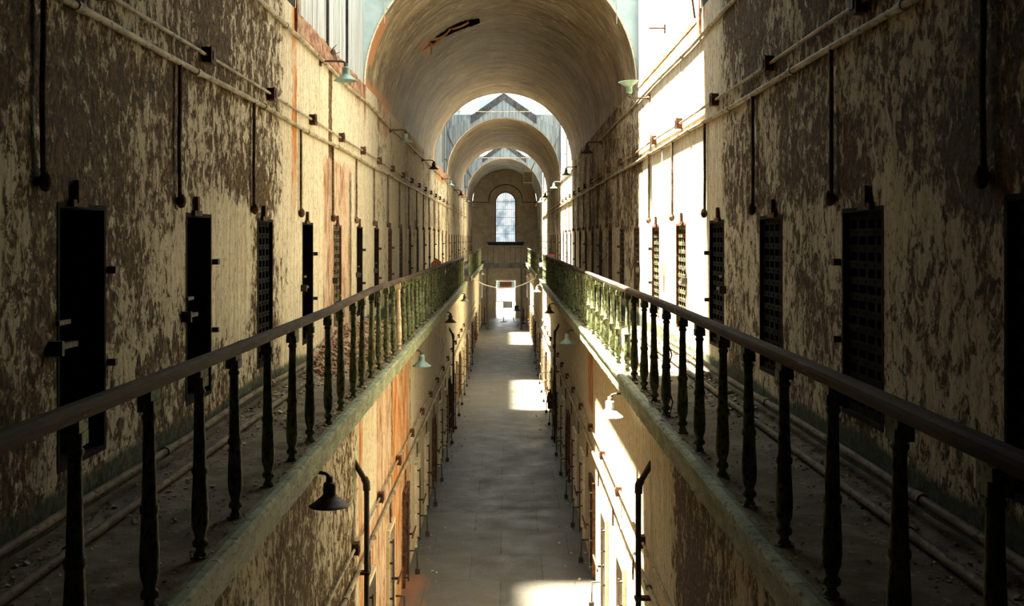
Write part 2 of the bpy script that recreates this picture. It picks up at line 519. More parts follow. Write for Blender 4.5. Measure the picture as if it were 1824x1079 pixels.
for sd in (-1, 1):
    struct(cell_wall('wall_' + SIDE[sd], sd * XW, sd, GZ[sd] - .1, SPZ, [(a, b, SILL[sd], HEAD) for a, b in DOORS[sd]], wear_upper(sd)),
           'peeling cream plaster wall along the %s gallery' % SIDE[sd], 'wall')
    struct(cell_wall('wall_%s_lower' % SIDE[sd], sd * XL, sd, FZ, GZ[sd] - .15, [(a, b, LSILL, LHEAD) for a, b in DOORS[sd]], wear_lower(sd)),
           'stained plaster wall below the %s gallery' % SIDE[sd], 'wall')
    # cells behind the openings
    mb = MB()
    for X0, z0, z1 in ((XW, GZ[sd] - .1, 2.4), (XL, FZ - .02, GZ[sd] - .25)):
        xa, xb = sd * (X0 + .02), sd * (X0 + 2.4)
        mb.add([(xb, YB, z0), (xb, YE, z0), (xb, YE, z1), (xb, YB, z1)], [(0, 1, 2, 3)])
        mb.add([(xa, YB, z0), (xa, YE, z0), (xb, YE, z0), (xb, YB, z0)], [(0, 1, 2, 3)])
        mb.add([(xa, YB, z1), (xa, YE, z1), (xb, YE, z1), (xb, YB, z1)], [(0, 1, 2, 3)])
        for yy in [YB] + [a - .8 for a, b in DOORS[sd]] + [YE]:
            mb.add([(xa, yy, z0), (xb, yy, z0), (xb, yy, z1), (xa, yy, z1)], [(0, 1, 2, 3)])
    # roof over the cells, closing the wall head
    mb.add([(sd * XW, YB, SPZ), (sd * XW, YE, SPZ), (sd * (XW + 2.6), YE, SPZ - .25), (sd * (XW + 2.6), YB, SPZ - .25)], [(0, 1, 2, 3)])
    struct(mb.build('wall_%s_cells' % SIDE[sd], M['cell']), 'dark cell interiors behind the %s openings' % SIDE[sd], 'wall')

# ------------------------------------------------------------------ floors and galleries
mb = MB()
ys = steps(YB, YE + 4, [], lambda y: .25 if 10 < y < 25 else .8); xs = steps(-XL, XL, [], lambda x: .2)
mb.add([(x, y, FZ) for y in ys for x in xs], [(i * len(xs) + j, i * len(xs) + j + 1, (i + 1) * len(xs) + j + 1, (i + 1) * len(xs) + j) for i in range(len(ys) - 1) for j in range(len(xs) - 1)])
fl = struct(mb.build('floor', M['slab']), 'worn grey stone slab floor of the corridor below', 'floor')
wear_attr(fl.data, lambda x, y: (0, max(band(13, 19, y, 1.2) * (1 - sstep(-1.5, -.75, x)) * .62, band(36, 44, y, 3) * (1 - sstep(-1.5, -1.2, x)) * .4), 0), lambda c: (c.x, c.y))

GAP = (39.6, 44.8)
BR = (66.2, 69.6)       # bridge at the far end
for sd in (-1, 1):
    g = GZ[sd]
    mb = MB()
    ys = steps(YB, YE, list(GAP), lambda y: .4)
    xs = [XW, 2.2, 2.0, 1.8, 1.6, XE + .02]
    vv = []
    for y in ys:
        for x in xs:
            dz = .012 * fb(x, y, 1.5, 9) + (.05 * max(0, (x - 2.1) / .25))
            vv.append((sd * x, y, g + dz))
    n = len(xs); ff = []
    for i in range(len(ys) - 1):
        for j in range(n - 1):
            if GAP[0] < (ys[i] + ys[i + 1]) / 2 < GAP[1] and xs[j + 1] < 1.55: continue
            q = (i * n + j, i * n + j + 1, (i + 1) * n + j + 1, (i + 1) * n + j); ff.append(q if sd > 0 else q[::-1])
    mb.add(vv, ff, True)
    # underside
    for a, b in ((YB, GAP[0]), (GAP[1], YE)):
        mb.add([(sd * (XE + .02), a, g - .12), (sd * XL, a, g - .12), (sd * XL, b, g - .12), (sd * (XE + .02), b, g - .12)], [(0, 1, 2, 3)])
    for yy in GAP:
        mb.add([(sd * (XE + .02), yy, g), (sd * XW, yy, g), (sd * XW, yy, g - .15), (sd * (XE + .02), yy, g - .15)], [(0, 1, 2, 3)])
    struct(mb.build('floor_gallery_' + SIDE[sd], M['gallery']), 'dusty gallery walkway floor on the %s' % SIDE[sd], 'floor')
    # moulded edge beam with a ragged lower edge
    for idx, (a, b) in enumerate(((YB, GAP[0]), (GAP[1], YE))):
        mb = MB(); path = steps(a, b, [], lambda y: .09 if y < 22 else .3)
        sec = [(.09, .0), (.03, .028), (-.015, .028), (-.03, .012), (-.022, -.03), (-.012, -.045), (-.004, -.17), (.05, -.17)]
        v = []; n = len(sec)
        for y in path:
            wob = .010 * fb(y, 0, .8, 2 + sd)
            for k, (u, w) in enumerate(sec):
                rag = (-.03 * max(0, mn.noise(Vector((y * 5.1, sd * 3, k * .2)))) + .012 * mn.noise(Vector((y * 11, sd, k)))) if k in (6, 7) else .006 * mn.noise(Vector((y * 6, k, sd)))
                v.append((sd * (XE + u), y, g + w + wob + rag))
        f = [(i * n + k, i * n + (k + 1) % n, (i + 1) * n + (k + 1) % n, (i + 1) * n + k) for i in range(len(path) - 1) for k in range(n)]
        f += [tuple(range(n)), tuple(range((len(path) - 1) * n, len(path) * n))]
        mb.add(v, f)
        struct(mb.build('trim_%d' % (1 + idx + (2 if sd > 0 else 0)), M['green']), 'peeling green edge beam of the %s gallery, %s stretch' % (SIDE[sd], ('near', 'far')[idx]), 'edge beam')

# ------------------------------------------------------------------ ceiling vaults
CR_A, CR_B = math.radians(102), math.radians(143)


def crack(y, a):
    if not CR_A < a < CR_B: return False
    t = (a - CR_A) / (CR_B - CR_A)
    yc = 24.25 - .55 * t * t + .10 * mn.noise(Vector((a * 9, 0, 0)))
    w = (.55 * math.sin(PI * min(1, (t + .12))) ** .7 * (1 - .65 * t)) * (1 + .35 * mn.noise(Vector((a * 26, y * 5, 1))))
    return abs(y - yc) < w


for k, (a, b) in enumerate(VAULTS):
    fixed = [22.9, 25.4] if k == 1 else []
    ys = steps(a, b, fixed, lambda y: .05 if (k == 1 and 22.9 < y < 25.4) else .35)
    th = [0.0]
    while th[-1] < PI - 1e-6:
        st = math.radians(1.2 if (k == 1 and CR_A - .05 < th[-1] < CR_B + .05) else 4)
        th.append(min(PI, th[-1] + st))
    mb = MB(); n = len(th)
    vv = [(VR * math.cos(t), y, SPZ + VR * math.sin(t)) for y in ys for t in th]
    ff = []
    for i in range(len(ys) - 1):
        for j in range(n - 1):
            if k == 1 and crack((ys[i] + ys[i + 1]) / 2, (th[j] + th[j + 1]) / 2): continue
            ff.append((i * n + j, (i + 1) * n + j, (i + 1) * n + j + 1, i * n + j + 1))
    mb.add(vv, ff, True)
    o = struct(mb.build('ceiling_%d' % (k + 1), M['low_bounce'] if k == 0 else M['vault']), '%s brown plaster barrel vault overhead' % ('nearest', 'large near', 'middle', 'end')[k], 'ceiling')  # nearest vault is blackened to hold down bounced light near the viewer

    def vw(x, y, z, k=k):
        a_ = math.atan2(z - SPZ, x)
        g = 0
        if k == 1:
            g = max(g, band(18.3, 19.3, y, .25) * band(2.55, 3.0, a_, .1) * .75)
            g = max(g, band(18.3, 22.8, y, .5) * sstep(2.95, 3.1, a_) * .6)
            g = max(g, band(23.2, 24.8, y, .25) * band(2.25, 2.5, a_, .1) * .6)
        return 0, g, 0
    a_ = o.data.attributes.new('wear', 'FLOAT_COLOR', 'POINT'); buf = []
    for v in o.data.vertices:
        p, g, m_ = vw(*v.co); buf += [0, max(0, min(1, g)), 0, 1]
    a_.data.foreach_set('color', buf)
    # attic shell above, and rag of lath in the crack
    mb = MB(); t2 = [PI * q / 24 for q in range(25)]; R2 = VR + .28
    vv = [(R2 * math.cos(t), y, SPZ + R2 * math.sin(t)) for y in (a, b) for t in t2]
    mb.add(vv, [(j, j + 1, 25 + j + 1, 25 + j) for j in range(24)])
    struct(mb.build('roof_%d' % (k + 1), M['cell']), 'outer roof shell above a vault', 'roof')
    if k == 1:
        mb = MB()
        for q, (t0, dy, ln, dr) in enumerate(((.16, .02, .30, .03), (.42, -.06, .36, .07), (.62, .05, .22, .10), (.78, 0, .2, .02))):
            p = []
            for s in range(6):
                t = CR_A + (CR_B - CR_A) * (t0 + ln * .8 * s / 5)
                rr = VR + .035 - dr * math.sin(PI * s / 5)
                p.append((rr * math.cos(t), 24.25 - .55 * ((t - CR_A) / (CR_B - CR_A)) ** 2 + dy + .02 * s / 5, SPZ + rr * math.sin(t)))
            mb.tube(p, .03, 5)
        t = CR_A + .75 * (CR_B - CR_A)
        p0 = Vector((VR * math.cos(t), 23.9, SPZ + VR * math.sin(t)))
        mb.tube([p0, p0 + Vector((.02, -.02, -.16)), p0 + Vector((.01, -.05, -.27))], [.02, .016, .008], 5)
        mb.build('lath', M['orange'], o)

# ------------------------------------------------------------------ skylight shafts
tn = 5


def spandrel(name, y, face, mat, holes=(), top=TOPZ + .75):
    """end wall above a vault mouth; face = +1 when it looks towards +Y"""
    mb = MB(); N = 48
    for i in range(N):
        HW = XW + .2
        x0, x1 = -HW + 2 * HW * i / N, -HW + 2 * HW * (i + 1) / N
        h0 = SPZ + math.sqrt(max(0, VR * VR - x0 * x0)); h1 = SPZ + math.sqrt(max(0, VR * VR - x1 * x1))
        t0, t1 = TOPZ + (top - TOPZ) * (1 - abs(x0) / HW), TOPZ + (top - TOPZ) * (1 - abs(x1) / HW)
        xm = (x0 + x1) / 2
        hl = [h for h in holes if h[0] < xm < h[1]]
        segs = [(h0, h1, t0, t1)]
        if hl:
            h = hl[0]; segs = [(h0, h1, h[2], h[2]), (h[3], h[3], t0, t1)]
        for a0, a1, b0, b1 in segs:
            q = [(x0, y, a0), (x1, y, a1), (x1, y, b1), (x0, y, b0)]
            mb.add(q, [(0, 1, 2, 3)])
    return struct(mb.build(name, mat))


wn = 2
for k, (a, b) in enumerate(SKIES):
    near = 'near' if k == 0 else ('middle' if k == 1 else 'far')
    for sd in (-1, 1):
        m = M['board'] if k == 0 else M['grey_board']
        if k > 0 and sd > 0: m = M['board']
        mb = MB(); y = a; i = 0
        while y < b - .01:
            w = min(.155, b - y)
            gapped = k == 0 and sd < 0 and (14.55 < y + w / 2 < 14.72 or 16.35 < y + w / 2 < 16.52)
            if not gapped:
                dx = .006 * random.random()
                mb.box((sd * (XW + .012 + dx), y + .004, SPZ - .12), (sd * (XW + .045), y + w - .004, TOPZ))
            y += w; i += 1
        o = struct(mb.build('wall_%s_skylight_%d' % (SIDE[sd], k + 1), m), 'weathered vertical boards on the %s side of the %s skylight' % (SIDE[sd], near), 'board wall')
        mb = MB(); mb.box((sd * (XW + .16), a, SPZ - .3), (sd * (XW + .2), b, TOPZ)); 
        for yy in (a, b): mb.box((sd * (XW + .045), yy - .02, SPZ - .3), (sd * (XW + .2), yy + .02, TOPZ))
        mb.build('backing', M['black_timber'], o)
        # bare masonry band and ragged ledge between plaster and boards
        mb = MB(); pts = steps(a + .02, b - .02, [], lambda y: .1)
        v = []; pr = .03 if sd < 0 else .008
        for y in pts:
            r1 = .03 * mn.noise(Vector((y * 3, sd, k))); r2 = .02 * mn.noise(Vector((y * 7, sd, k + 4)))
            zt = SPZ + .0 + r1; zb = SPZ - .30 + r2 + (.2 if sd > 0 else 0)
            v += [(sd * (XW - .006), y, zb), (sd * (XW - pr + r2 * .4), y, zb + .05), (sd * (XW - pr + r2 * .4), y, zt - .03), (sd * (XW + .02), y, zt)]
        mb.add(v, [(i * 4 + j, i * 4 + j + 1, i * 4 + 5 + j, i * 4 + 4 + j) for i in range(len(pts) - 1) for j in range(3)])
        struct(mb.build('trim_%d' % tn, M['brick_band']), 'bare red plate under the %s boards of the %s skylight' % (SIDE[sd], near), 'wall band'); tn += 1
        if k == 0:      # dark jamb posts where the boards start
            mb = MB(); mb.box((sd * (XW - .03), a + .02, SPZ - .3), (sd * (XW + .05), a + .16, TOPZ))
            struct(mb.build('trim_%d' % tn, M['brick_band']), 'rusty jamb post at the near end of the %s boards' % SIDE[sd], 'post'); tn += 1
            if sd < 0:
                mb = MB(); mb.box((sd * (XW - .02), 14.56, SPZ - .05), (sd * (XW + .03), 14.63, TOPZ)); mb.box((sd * (XW - .01), 16.42, SPZ), (sd * (XW + .03), 16.46, TOPZ))
                struct(mb.build('trim_%d' % tn, M['black_timber']), 'dark battens in the gaps of the left boards', 'battens'); tn += 1
    # end walls
    spandrel('wall_skylight_%d_near' % (k + 1), a, 1, M['grey_board'])
    holes = [(-1.76, -1.06, 5.2, 5.95), (1.06, 1.76, 5.2, 5.95)] if k else []
    spandrel('wall_skylight_%d_far' % (k + 1), b, -1, M['blue_board'], holes)
    if k:
        for h in holes:
            mb = MB(); mb.add([(h[0], b + .02, h[2]), (h[1], b + .02, h[2]), (h[1], b + .02, h[3]), (h[0], b + .02, h[3])], [(0, 1, 2, 3)])
            w = struct(mb.build('window_%d' % wn, M['glass']), 'small square window high in the %s skylight end wall, %s of the gable' % (near, 'left' if h[0] < 0 else 'right'), 'window'); wn += 1
            mb = MB()
            for q in ((h[0] - .06, h[2] - .07, h[1] + .06, h[2]), (h[0] - .06, h[3], h[1] + .06, h[3] + .06), (h[0] - .06, h[2], h[0], h[3]), (h[1], h[2], h[1] + .06, h[3])):
                mb.box((q[0], b - .05, q[1]), (q[2], b + .03, q[3]))
            mb.build('window_frame', M['blue_trim'], w)
        # timber gable standing in front of the end wall, with grey boards to either side
        mb = MB(); yb = b - .06
        for sx in (-1, 1):
            for i in range(14):
                x0 = .95 + i * .1; x1 = x0 + .094
                if x1 > XW: break
                zt = 5.12; zl = SPZ + math.sqrt(max(0, VR * VR - x0 * x0)) + .02
                zl2 = SPZ + math.sqrt(max(0, VR * VR - min(x1, VR) ** 2)) + .02
                zb0 = max(zl, 0)
                mb.add([(sx * x0, yb, zb0), (sx * x1, yb, zl2), (sx * x1, yb, zt), (sx * x0, yb, zt),
                        (sx * x0, yb + .05, zb0), (sx * x1, yb + .05, zl2), (sx * x1, yb + .05, zt), (sx * x0, yb + .05, zt)],
                       [(0, 1, 2, 3), (4, 7, 6, 5), (0, 4, 5, 1), (2, 6, 7, 3), (0, 3, 7, 4), (1, 5, 6, 2)])
        struct(mb.build('trim_%d' % tn, M['grey_board']), 'grey vertical boards flanking the %s gable' % near, 'boards'); tn += 1
        mb = MB()
        for sx in (-1, 1):
            for (xa, za, xb, zb, w, dy) in ((0, 6.02, 1.36, 5.08, .27, .11),):
                mb.add([(sx * xa, yb - dy, za), (sx * xb, yb - dy, zb), (sx * xb, yb - dy, zb - w * 1.25), (sx * xa, yb - dy, za - w),
                        (sx * xa, yb, za), (sx * xb, yb, zb), (sx * xb, yb, zb - w * 1.25), (sx * xa, yb, za - w)],
                       [(0, 1, 2, 3), (4, 7, 6, 5), (0, 4, 5, 1), (2, 6, 7, 3), (1, 5, 6, 2)])
        struct(mb.build('trim_%d' % tn, M['black_timber']), 'black gable rafters over the %s arch' % near, 'gable trim'); tn += 1
        mb = MB()
        for sx in (-1, 1):
            pts = [(0, 5.80), (2.28, 4.52), (2.28, 4.28)]
            arc = []
            for i in range(13):
                x = 2.05 * (1 - i / 12); arc.append((x, SPZ + math.sqrt(VR * VR - x * x) + .0))
            ring = pts + arc
            vs = [(sx * x, yb - .07, z) for x, z in ring]
            mb.add(vs, [tuple(range(len(ring)))])
            mb.add([(sx * 0, yb - .07, 5.80), (sx * 2.28, yb - .07, 4.52), (sx * 2.28, yb, 4.52), (sx * 0, yb, 5.80)], [(0, 1, 2, 3)])
            mb.add([(sx * 2.28, yb - .07, 4.52), (sx * 2.28, yb - .07, 4.28), (sx * 2.28, yb, 4.28), (sx * 2.28, yb, 4.52)], [(0, 1, 2, 3)])
        struct(mb.build('trim_%d' % tn, M['grey_board']), 'grey boarded gable face over the %s arch' % near, 'gable board'); tn += 1
    # arch rims
    for yy, s in ((a, -1), (b, 1)):
        mb = MB()
        mb.tube([((VR - .0) * math.cos(PI * q / 40), yy, SPZ + (VR - .0) * math.sin(PI * q / 40)) for q in range(41)], .018, 6)
        struct(mb.build('trim_%d' % tn, M['reveal']), 'plaster rim of the vault mouth', 'arch rim'); tn += 1
    # gable roof glazing and bars
    mb = MB(); R = TOPZ + .75
    mb.add([(-XW - .2, a, TOPZ), (-XW - .2, b, TOPZ), (0, b, R), (0, a, R), (XW + .2, a, TOPZ), (XW + .2, b, TOPZ)], [(0, 1, 2, 3), (4, 3, 2, 5)])
    w = struct(mb.build('window_%d' % wn, M['glass']), 'glazed gable roof of the %s skylight' % near, 'skylight'); wn += 1
    mb = MB()
    nb = 5
    for i in range(nb + 1):
        y = a + (b - a) * i / nb
        for sx in (-1, 1): mb.tube([(sx * (XW + .2), y, TOPZ), (0, y, R)], .022, 4)
    mb.tube([(0, a, R), (0, b, R)], .04, 6)
    mb.build('glazing_bar', M['blue_trim'], w)

# wires pinned across the near skylight's end wall
for sx in (-1, 1):
    mb = MB(); y = 18.385
    mb.tube([(sx * 2.34, y, 4.3), (sx * 2.0, y - .02, 4.08), (sx * 1.72, y - .02, 4.26), (sx * 1.3, y, 4.7)], .008, 5)
    mb.tube([(sx * 2.0, y - .02, 4.08), (sx * 2.0, y - .02, 3.7)], .008, 5)
    tag(mb.build('slack_wire', M['wire']), 'slack wire pinned to the pale panel at the %s shoulder of the near arch' % ('left' if sx < 0 else 'right'), 'wire')

# ------------------------------------------------------------------ end wall with arched window and doorway
WX, WR, WSP, WB = .07, .76, 2.66, -.22          # arched window: centre, radius, springing, bottom
DX0, DX1, DZ1 = -.60, .78, -3.05
xs = sorted(set([DX0, DX1] + [-XW + 2 * XW * i / 40 for i in range(41)] + [WX + WR * math.cos(PI * i / 24) for i in range(25)]))
mb = MB()
for x0, x1 in zip(xs, xs[1:]):
    xm = (x0 + x1) / 2
    zt0 = SPZ + math.sqrt(max(0, VR * VR - x0 * x0)) + .05; zt1 = SPZ + math.sqrt(max(0, VR * VR - x1 * x1)) + .05
    cuts = []
    if DX0 < xm < DX1: cuts.append((FZ, FZ, DZ1, DZ1))
    if abs(xm - WX) < WR:
        f_ = lambda x: WSP + math.sqrt(max(0, WR * WR - (x - WX) ** 2)); cuts.append((WB, WB, f_(x0), f_(x1)))
    lo0, lo1 = FZ, FZ
    for c in cuts:
        if c[0] > lo0 + .001: mb.add([(x0, YE, lo0), (x1, YE, lo1), (x1, YE, c[1]), (x0, YE, c[0])], [(0, 1, 2, 3)])
        lo0, lo1 = c[2], c[3]
    mb.add([(x0, YE, lo0), (x1, YE, lo1), (x1, YE, zt1), (x0, YE, zt0)], [(0, 1, 2, 3)])
struct(mb.build('wall_end', M['stone_wall']), 'brown end wall with the arched window', 'wall')
# outline of the window: reveal, moulding, glass, bars
ring = lambda r, ext=0: [(WX - r, WB)] + [(WX + r * math.cos(PI - PI * i / 20), WSP + r * math.sin(PI - PI * i / 20)) for i in range(21)] + [(WX + r, WB)]
mb = MB(); r0, r1 = ring(WR), ring(WR + .22)
n = len(r0)
for i in range(n - 1):
    mb.add([(r0[i][0], YE + .25, r0[i][1]), (r0[i + 1][0], YE + .25, r0[i + 1][1]), (r1[i + 1][0], YE - .03, r1[i + 1][1]), (r1[i][0], YE - .03, r1[i][1])], [(0, 1, 2, 3)])
w = struct(empty('window_1', (0, 0, 0)), 'tall arched barred window in the end wall', 'window')
mb.build('window_reveal', M['reveal'], w)
mb = MB(); rg = ring(WR - .02)
mb.add([(x, YE + .22, z) for x, z in rg], [tuple(range(len(rg)))])
mb.build('pane', M['dirty_glass'], w)
mb = MB()
for i in range(13):
    x = WX - WR + .06 + i * (2 * WR - .12) / 12
    zt = WSP + math.sqrt(max(0, (WR - .02) ** 2 - (x - WX) ** 2))
    mb.tube([(x, YE + .17, WB), (x, YE + .17, zt)], .014, 5)
for z in (.35, .95, 1.55, 2.15, 2.72): mb.box((WX - WR + .02, YE + .16, z - .012), (WX + WR - .02, YE + .18, z + .012))
mb.build('window_bar', M['black_timber'], w)
mb = MB(); mb.tube([(x, YE + .19, z) for x, z in ring(WR - .02)], .045, 6)
mb.build('window_frame', M['dark_iron'], w)
mb = MB()
mb.tube([(-XW, YE - .02, 2.66), (WX - 1.22, YE - .02, 2.66)] + [(WX + 1.22 * math.cos(PI - PI * i / 24), YE - .02, 2.85 + 1.1 * math.sin(PI - PI * i / 24)) for i in range(25)] + [(WX + 1.22, YE - .02, 2.66), (XW, YE - .02, 2.66)], .03, 5)
struct(mb.build('trim_%d' % tn, M['dark_iron']), 'dark moulding line arched over the end window', 'moulding'); tn += 1
mb = MB(); mb.box((WX - 1.28, YE - .22, WB - .24), (WX + 1.28, YE + .05, WB - .02)); mb.box((WX - 1.4, YE - .3, WB - .1), (WX + 1.4, YE, WB - .02))
struct(mb.build('trim_%d' % tn, M['black_timber']), 'dark sill ledge below the end window', 'sill'); tn += 1
# doorway
d = struct(empty('door_end', (0, 0, 0)), 'bright open doorway at the far end of the corridor', 'doorway')
mb = MB(); mb.box((DX0 - .12, YE - .04, FZ), (DX0, YE + .5, DZ1 + .1)); mb.box((DX1, YE - .04, FZ), (DX1 + .12, YE + .5, DZ1 + .1)); mb.box((DX0, YE - .04, DZ1), (DX1, YE + .5, DZ1 + .1))
mb.build('door_frame', M['reveal'], d)
mb = MB(); mb.box((DX0 + .02, YE + .6, DZ1 - .62), (DX1 - .02, YE + .75, DZ1 - .02)); mb.build('transom', M['blue_sign'], d)
mb = MB(); mb.box((DX0 + .25, YE + .57, DZ1 - .5), (DX1 - .25, YE + .6, DZ1 - .12)); mb.build('dark_panel', M['door_red'], d)
# the yard outside
mb = MB(); mb.add([(-14, YE, FZ - .03), (14, YE, FZ - .03), (14, 130, FZ - .03), (-14, 130, FZ - .03)], [(0, 1, 2, 3)])
struct(mb.build('ground_outside', M['outside_ground']), 'sunlit paving of the yard outside', 'ground')
mb = MB(); mb.box((-9, 98, FZ), (9, 98.6, -4.6)); mb.box((-9, 98, -4.2), (-.2, 98.5, -3.6))
struct(mb.build('wall_outside', M['outside_wall']), 'low stone wall in the yard outside', 'wall')
# back wall behind the viewer
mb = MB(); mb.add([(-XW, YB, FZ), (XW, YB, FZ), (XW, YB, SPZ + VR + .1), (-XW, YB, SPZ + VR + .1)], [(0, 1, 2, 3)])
struct(mb.build('wall_back', M['low_bounce']), 'plain back wall of the block', 'wall')  # dark tone keeps light from bouncing off this unseen wall


# ------------------------------------------------------------------ cell doors
def local(sd, f):
    """build a door mesh in local space: x runs into the wall, y along it, z up from the sill"""
    mb = MB(); f(mb); mb.v = [(sd * x, y, z) for x, y, z in mb.v]; return mb


def door_meshes(sd, w, h, tagname):
    D = {}

    def lining(mb, dep=.34, t=.03):
        mb.box((-.004, 0, 0), (dep, t, h)); mb.box((-.004, w - t, 0), (dep, w, h))
        mb.box((-.004, t, h - t), (dep, w - t, h)); mb.box((-.004, t, 0), (dep, w - t, t))
    D['red'] = local(sd, lining).mesh('door_frame', M['door_red'])
    D['dark'] = local(sd, lining).mesh('door_frame', M['door_dark'])

    def grille(mb):
        nx, nz = 5, 13
        a, b, c, d_ = .03, w - .03, .03, h - .03
        sx = .052
        for i in range(nx):
            y = a + (b - a - sx) * i / (nx - 1); mb.box((.032, y, c), (.044, y + sx, d_))
        for j in range(nz):
            z = c + (d_ - c - .05) * j / (nz - 1); mb.box((.025, a, z), (.032, b, z + .05))
        for i in range(nx):
            for j in range(nz):
                y = a + (b - a - sx) * i / (nx - 1) + sx / 2; z = c + (d_ - c - .05) * j / (nz - 1) + .025
                mb.box((.018, y - .009, z - .009), (.025, y + .009, z + .009))
    D['lattice'] = local(sd, grille).mesh('grille', M['lattice'])
    D['lattice_dark'] = local(sd, grille).mesh('grille', M['lattice_dark'])

    D['lattice_shaded'] = local(sd, grille).mesh('grille', M['lattice_shaded'])

    def pin(mb):
        mb.box((-.035, w * .3, h), (-.005, w * .3 + .05, h + .13)); mb.box((-.03, w * .22, h - .02), (0, w * .5, h + .02))
    D['pin'] = local(sd, pin).mesh('slide_pin', M['rust'])

    def latch(mb):
        zz = h * .46
        mb.box((-.05, -.10, zz), (-.012, .16, zz + .03)); mb.box((-.07, -.10, zz - .03), (0, -.07, zz + .05)); mb.box((-.035, -.05, zz + .13), (-.012, .1, zz + .155))
    D['latch'] = local(sd, latch).mesh('bolt', M['dark_iron'])

    def keeper(mb):
        mb.box((-.05, w + .03, h * .72), (0, w + .09, h * .72 + .045)); mb.box((-.05, w + .03, h * .34), (0, w + .07, h * .34 + .04))
    D['keeper'] = local(sd, keeper).mesh('keeper', M['dark_iron'])
    return D


def lower_meshes(sd, w, h):
    D = {}

    def lining(mb, dep=.34, t=.03):
        mb.box((-.05, -.05, 0), (dep, .01, h + .04)); mb.box((-.05, w - .01, 0), (dep, w + .05, h + .04))
        mb.box((-.05, -.05, h - .01), (dep, w + .05, h + .05))
    D['frame'] = local(sd, lining).mesh('door_frame', M['reveal'])
    D['frame_dark'] = local(sd, lining).mesh('door_frame', M['rust'])

    def leaf(mb):
        mb.box((.05, .01, .0), (.09, w - .01, h - .01))
        for z in (.2, .75, 1.25): mb.box((.035, .01, z), (.05, w - .01, z + .06))
    D['leaf'] = local(sd, leaf).mesh('door_leaf', M['door_dark'])

    def hinge(mb):
        for z in (.18, .62, 1.12, 1.42): mb.tube([(-.04, -.03, z), (-.11, -.03, z)], .016, 6); 
        mb.tube([(-.10, -.03, .12), (-.10, -.03, 1.46)], .012, 6)
    D['hinge'] = local(sd, hinge).mesh('hinge', M['dark_iron'])

    def bolt(mb):
        mb.box((-.16, .3, .78), (-.04, .34, .81)); mb.box((-.16, .12, .77), (-.14, .36, .82)); mb.tube([(-.15, .1, .795), (-.15, w + .1, .795)], .014, 6)
    D['bolt'] = local(sd, bolt).mesh('bolt', M['rust'])

    def hook(mb):
        mb.tube([(-.02, w + .22, .34), (-.16, w + .22, .34), (-.17, w + .22, .0)], .016, 6); mb.box((-.21, w + .19, -.06), (-.13, w + .25, .03))
    D['hook'] = local(sd, hook).mesh('floor_hook', M['dark_iron'])
    return D


dn = 1
OPEN = {-1: {0, 1, 3, 5, 6}, 1: set()}
for sd in (-1, 1):
    wU = DOORS[sd][0][1] - DOORS[sd][0][0]
    U = door_meshes(sd, wU, HEAD - SILL[sd], 'u'); L = lower_meshes(sd, wU, LHEAD - LSILL)
    vis = [i for i, (a, b) in enumerate(DOORS[sd]) if b > 4.3]
    for i, (a, b) in enumerate(DOORS[sd]):
        if i not in vis: continue
        k = vis.index(i)
        op = (sd < 0 and k in OPEN[-1])
        e = struct(empty('door_%d' % dn, (sd * XW, a, SILL[sd])),
                   '%s narrow %s, %s from the viewer along the %s gallery wall' % ('dark open' if op else 'iron lattice', 'cell doorway' if op else 'cell door', ORD[k], SIDE[sd]), 'cell door'); dn += 1
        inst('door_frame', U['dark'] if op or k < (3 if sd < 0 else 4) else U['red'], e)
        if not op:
            inst('grille', U['lattice'] if (sd > 0 and 3 < k < 7 or sd < 0 and k == 4) else (U['lattice_dark'] if k > 3 else U['lattice_shaded']), e)  # nearest grilles have their shade in the paint colour
        if a < 45: inst('slide_pin', U['pin'], e)
        if k % 3 == 0 or op or k == 4: inst('bolt', U['latch'], e)
        if k % 2 or op: inst('keeper', U['keeper'], e)
    vis = [i for i, (a, b) in enumerate(DOORS[sd]) if b > 10]
    for i, (a, b) in enumerate(DOORS[sd]):
        if i not in vis: continue
        k = vis.index(i)
        e = struct(empty('door_%d' % dn, (sd * XL, a, LSILL)),
                   'low dark cell door below the %s gallery, %s from the viewer' % (SIDE[sd], ORD[k]), 'cell door'); dn += 1
        inst('door_frame', L['frame'] if k % 3 else L['frame_dark'], e); inst('door_leaf', L['leaf'], e)
        if a < 66:
            inst('hinge', L['hinge'], e); inst('bolt', L['bolt'], e)
        if a < 50: inst('floor_hook', L['hook'], e)

# ------------------------------------------------------------------ balustrades
RAIL_L = [(-6, -.60), (3.3, -.60), (6.5, -.612), (9.5, -.612), (12.5, -.572), (17.5, -.598), (18.3, -.600), (28, -.62), (39.5, -.635)]
RAIL_R = [(-6, -.585), (2.7, -.580), (5, -.560), (8, -.552), (12, -.553), (20, -.56), (39.5, -.545)]
RAIL_F = [(44.8, -.605), (66, -.59)]


def rz(tab, y):
    for (a, za), (b, zb) in zip(tab, tab[1:]):
        if a <= y <= b: return za + (zb - za) * (y - a) / (b - a)
    return tab[-1][1]


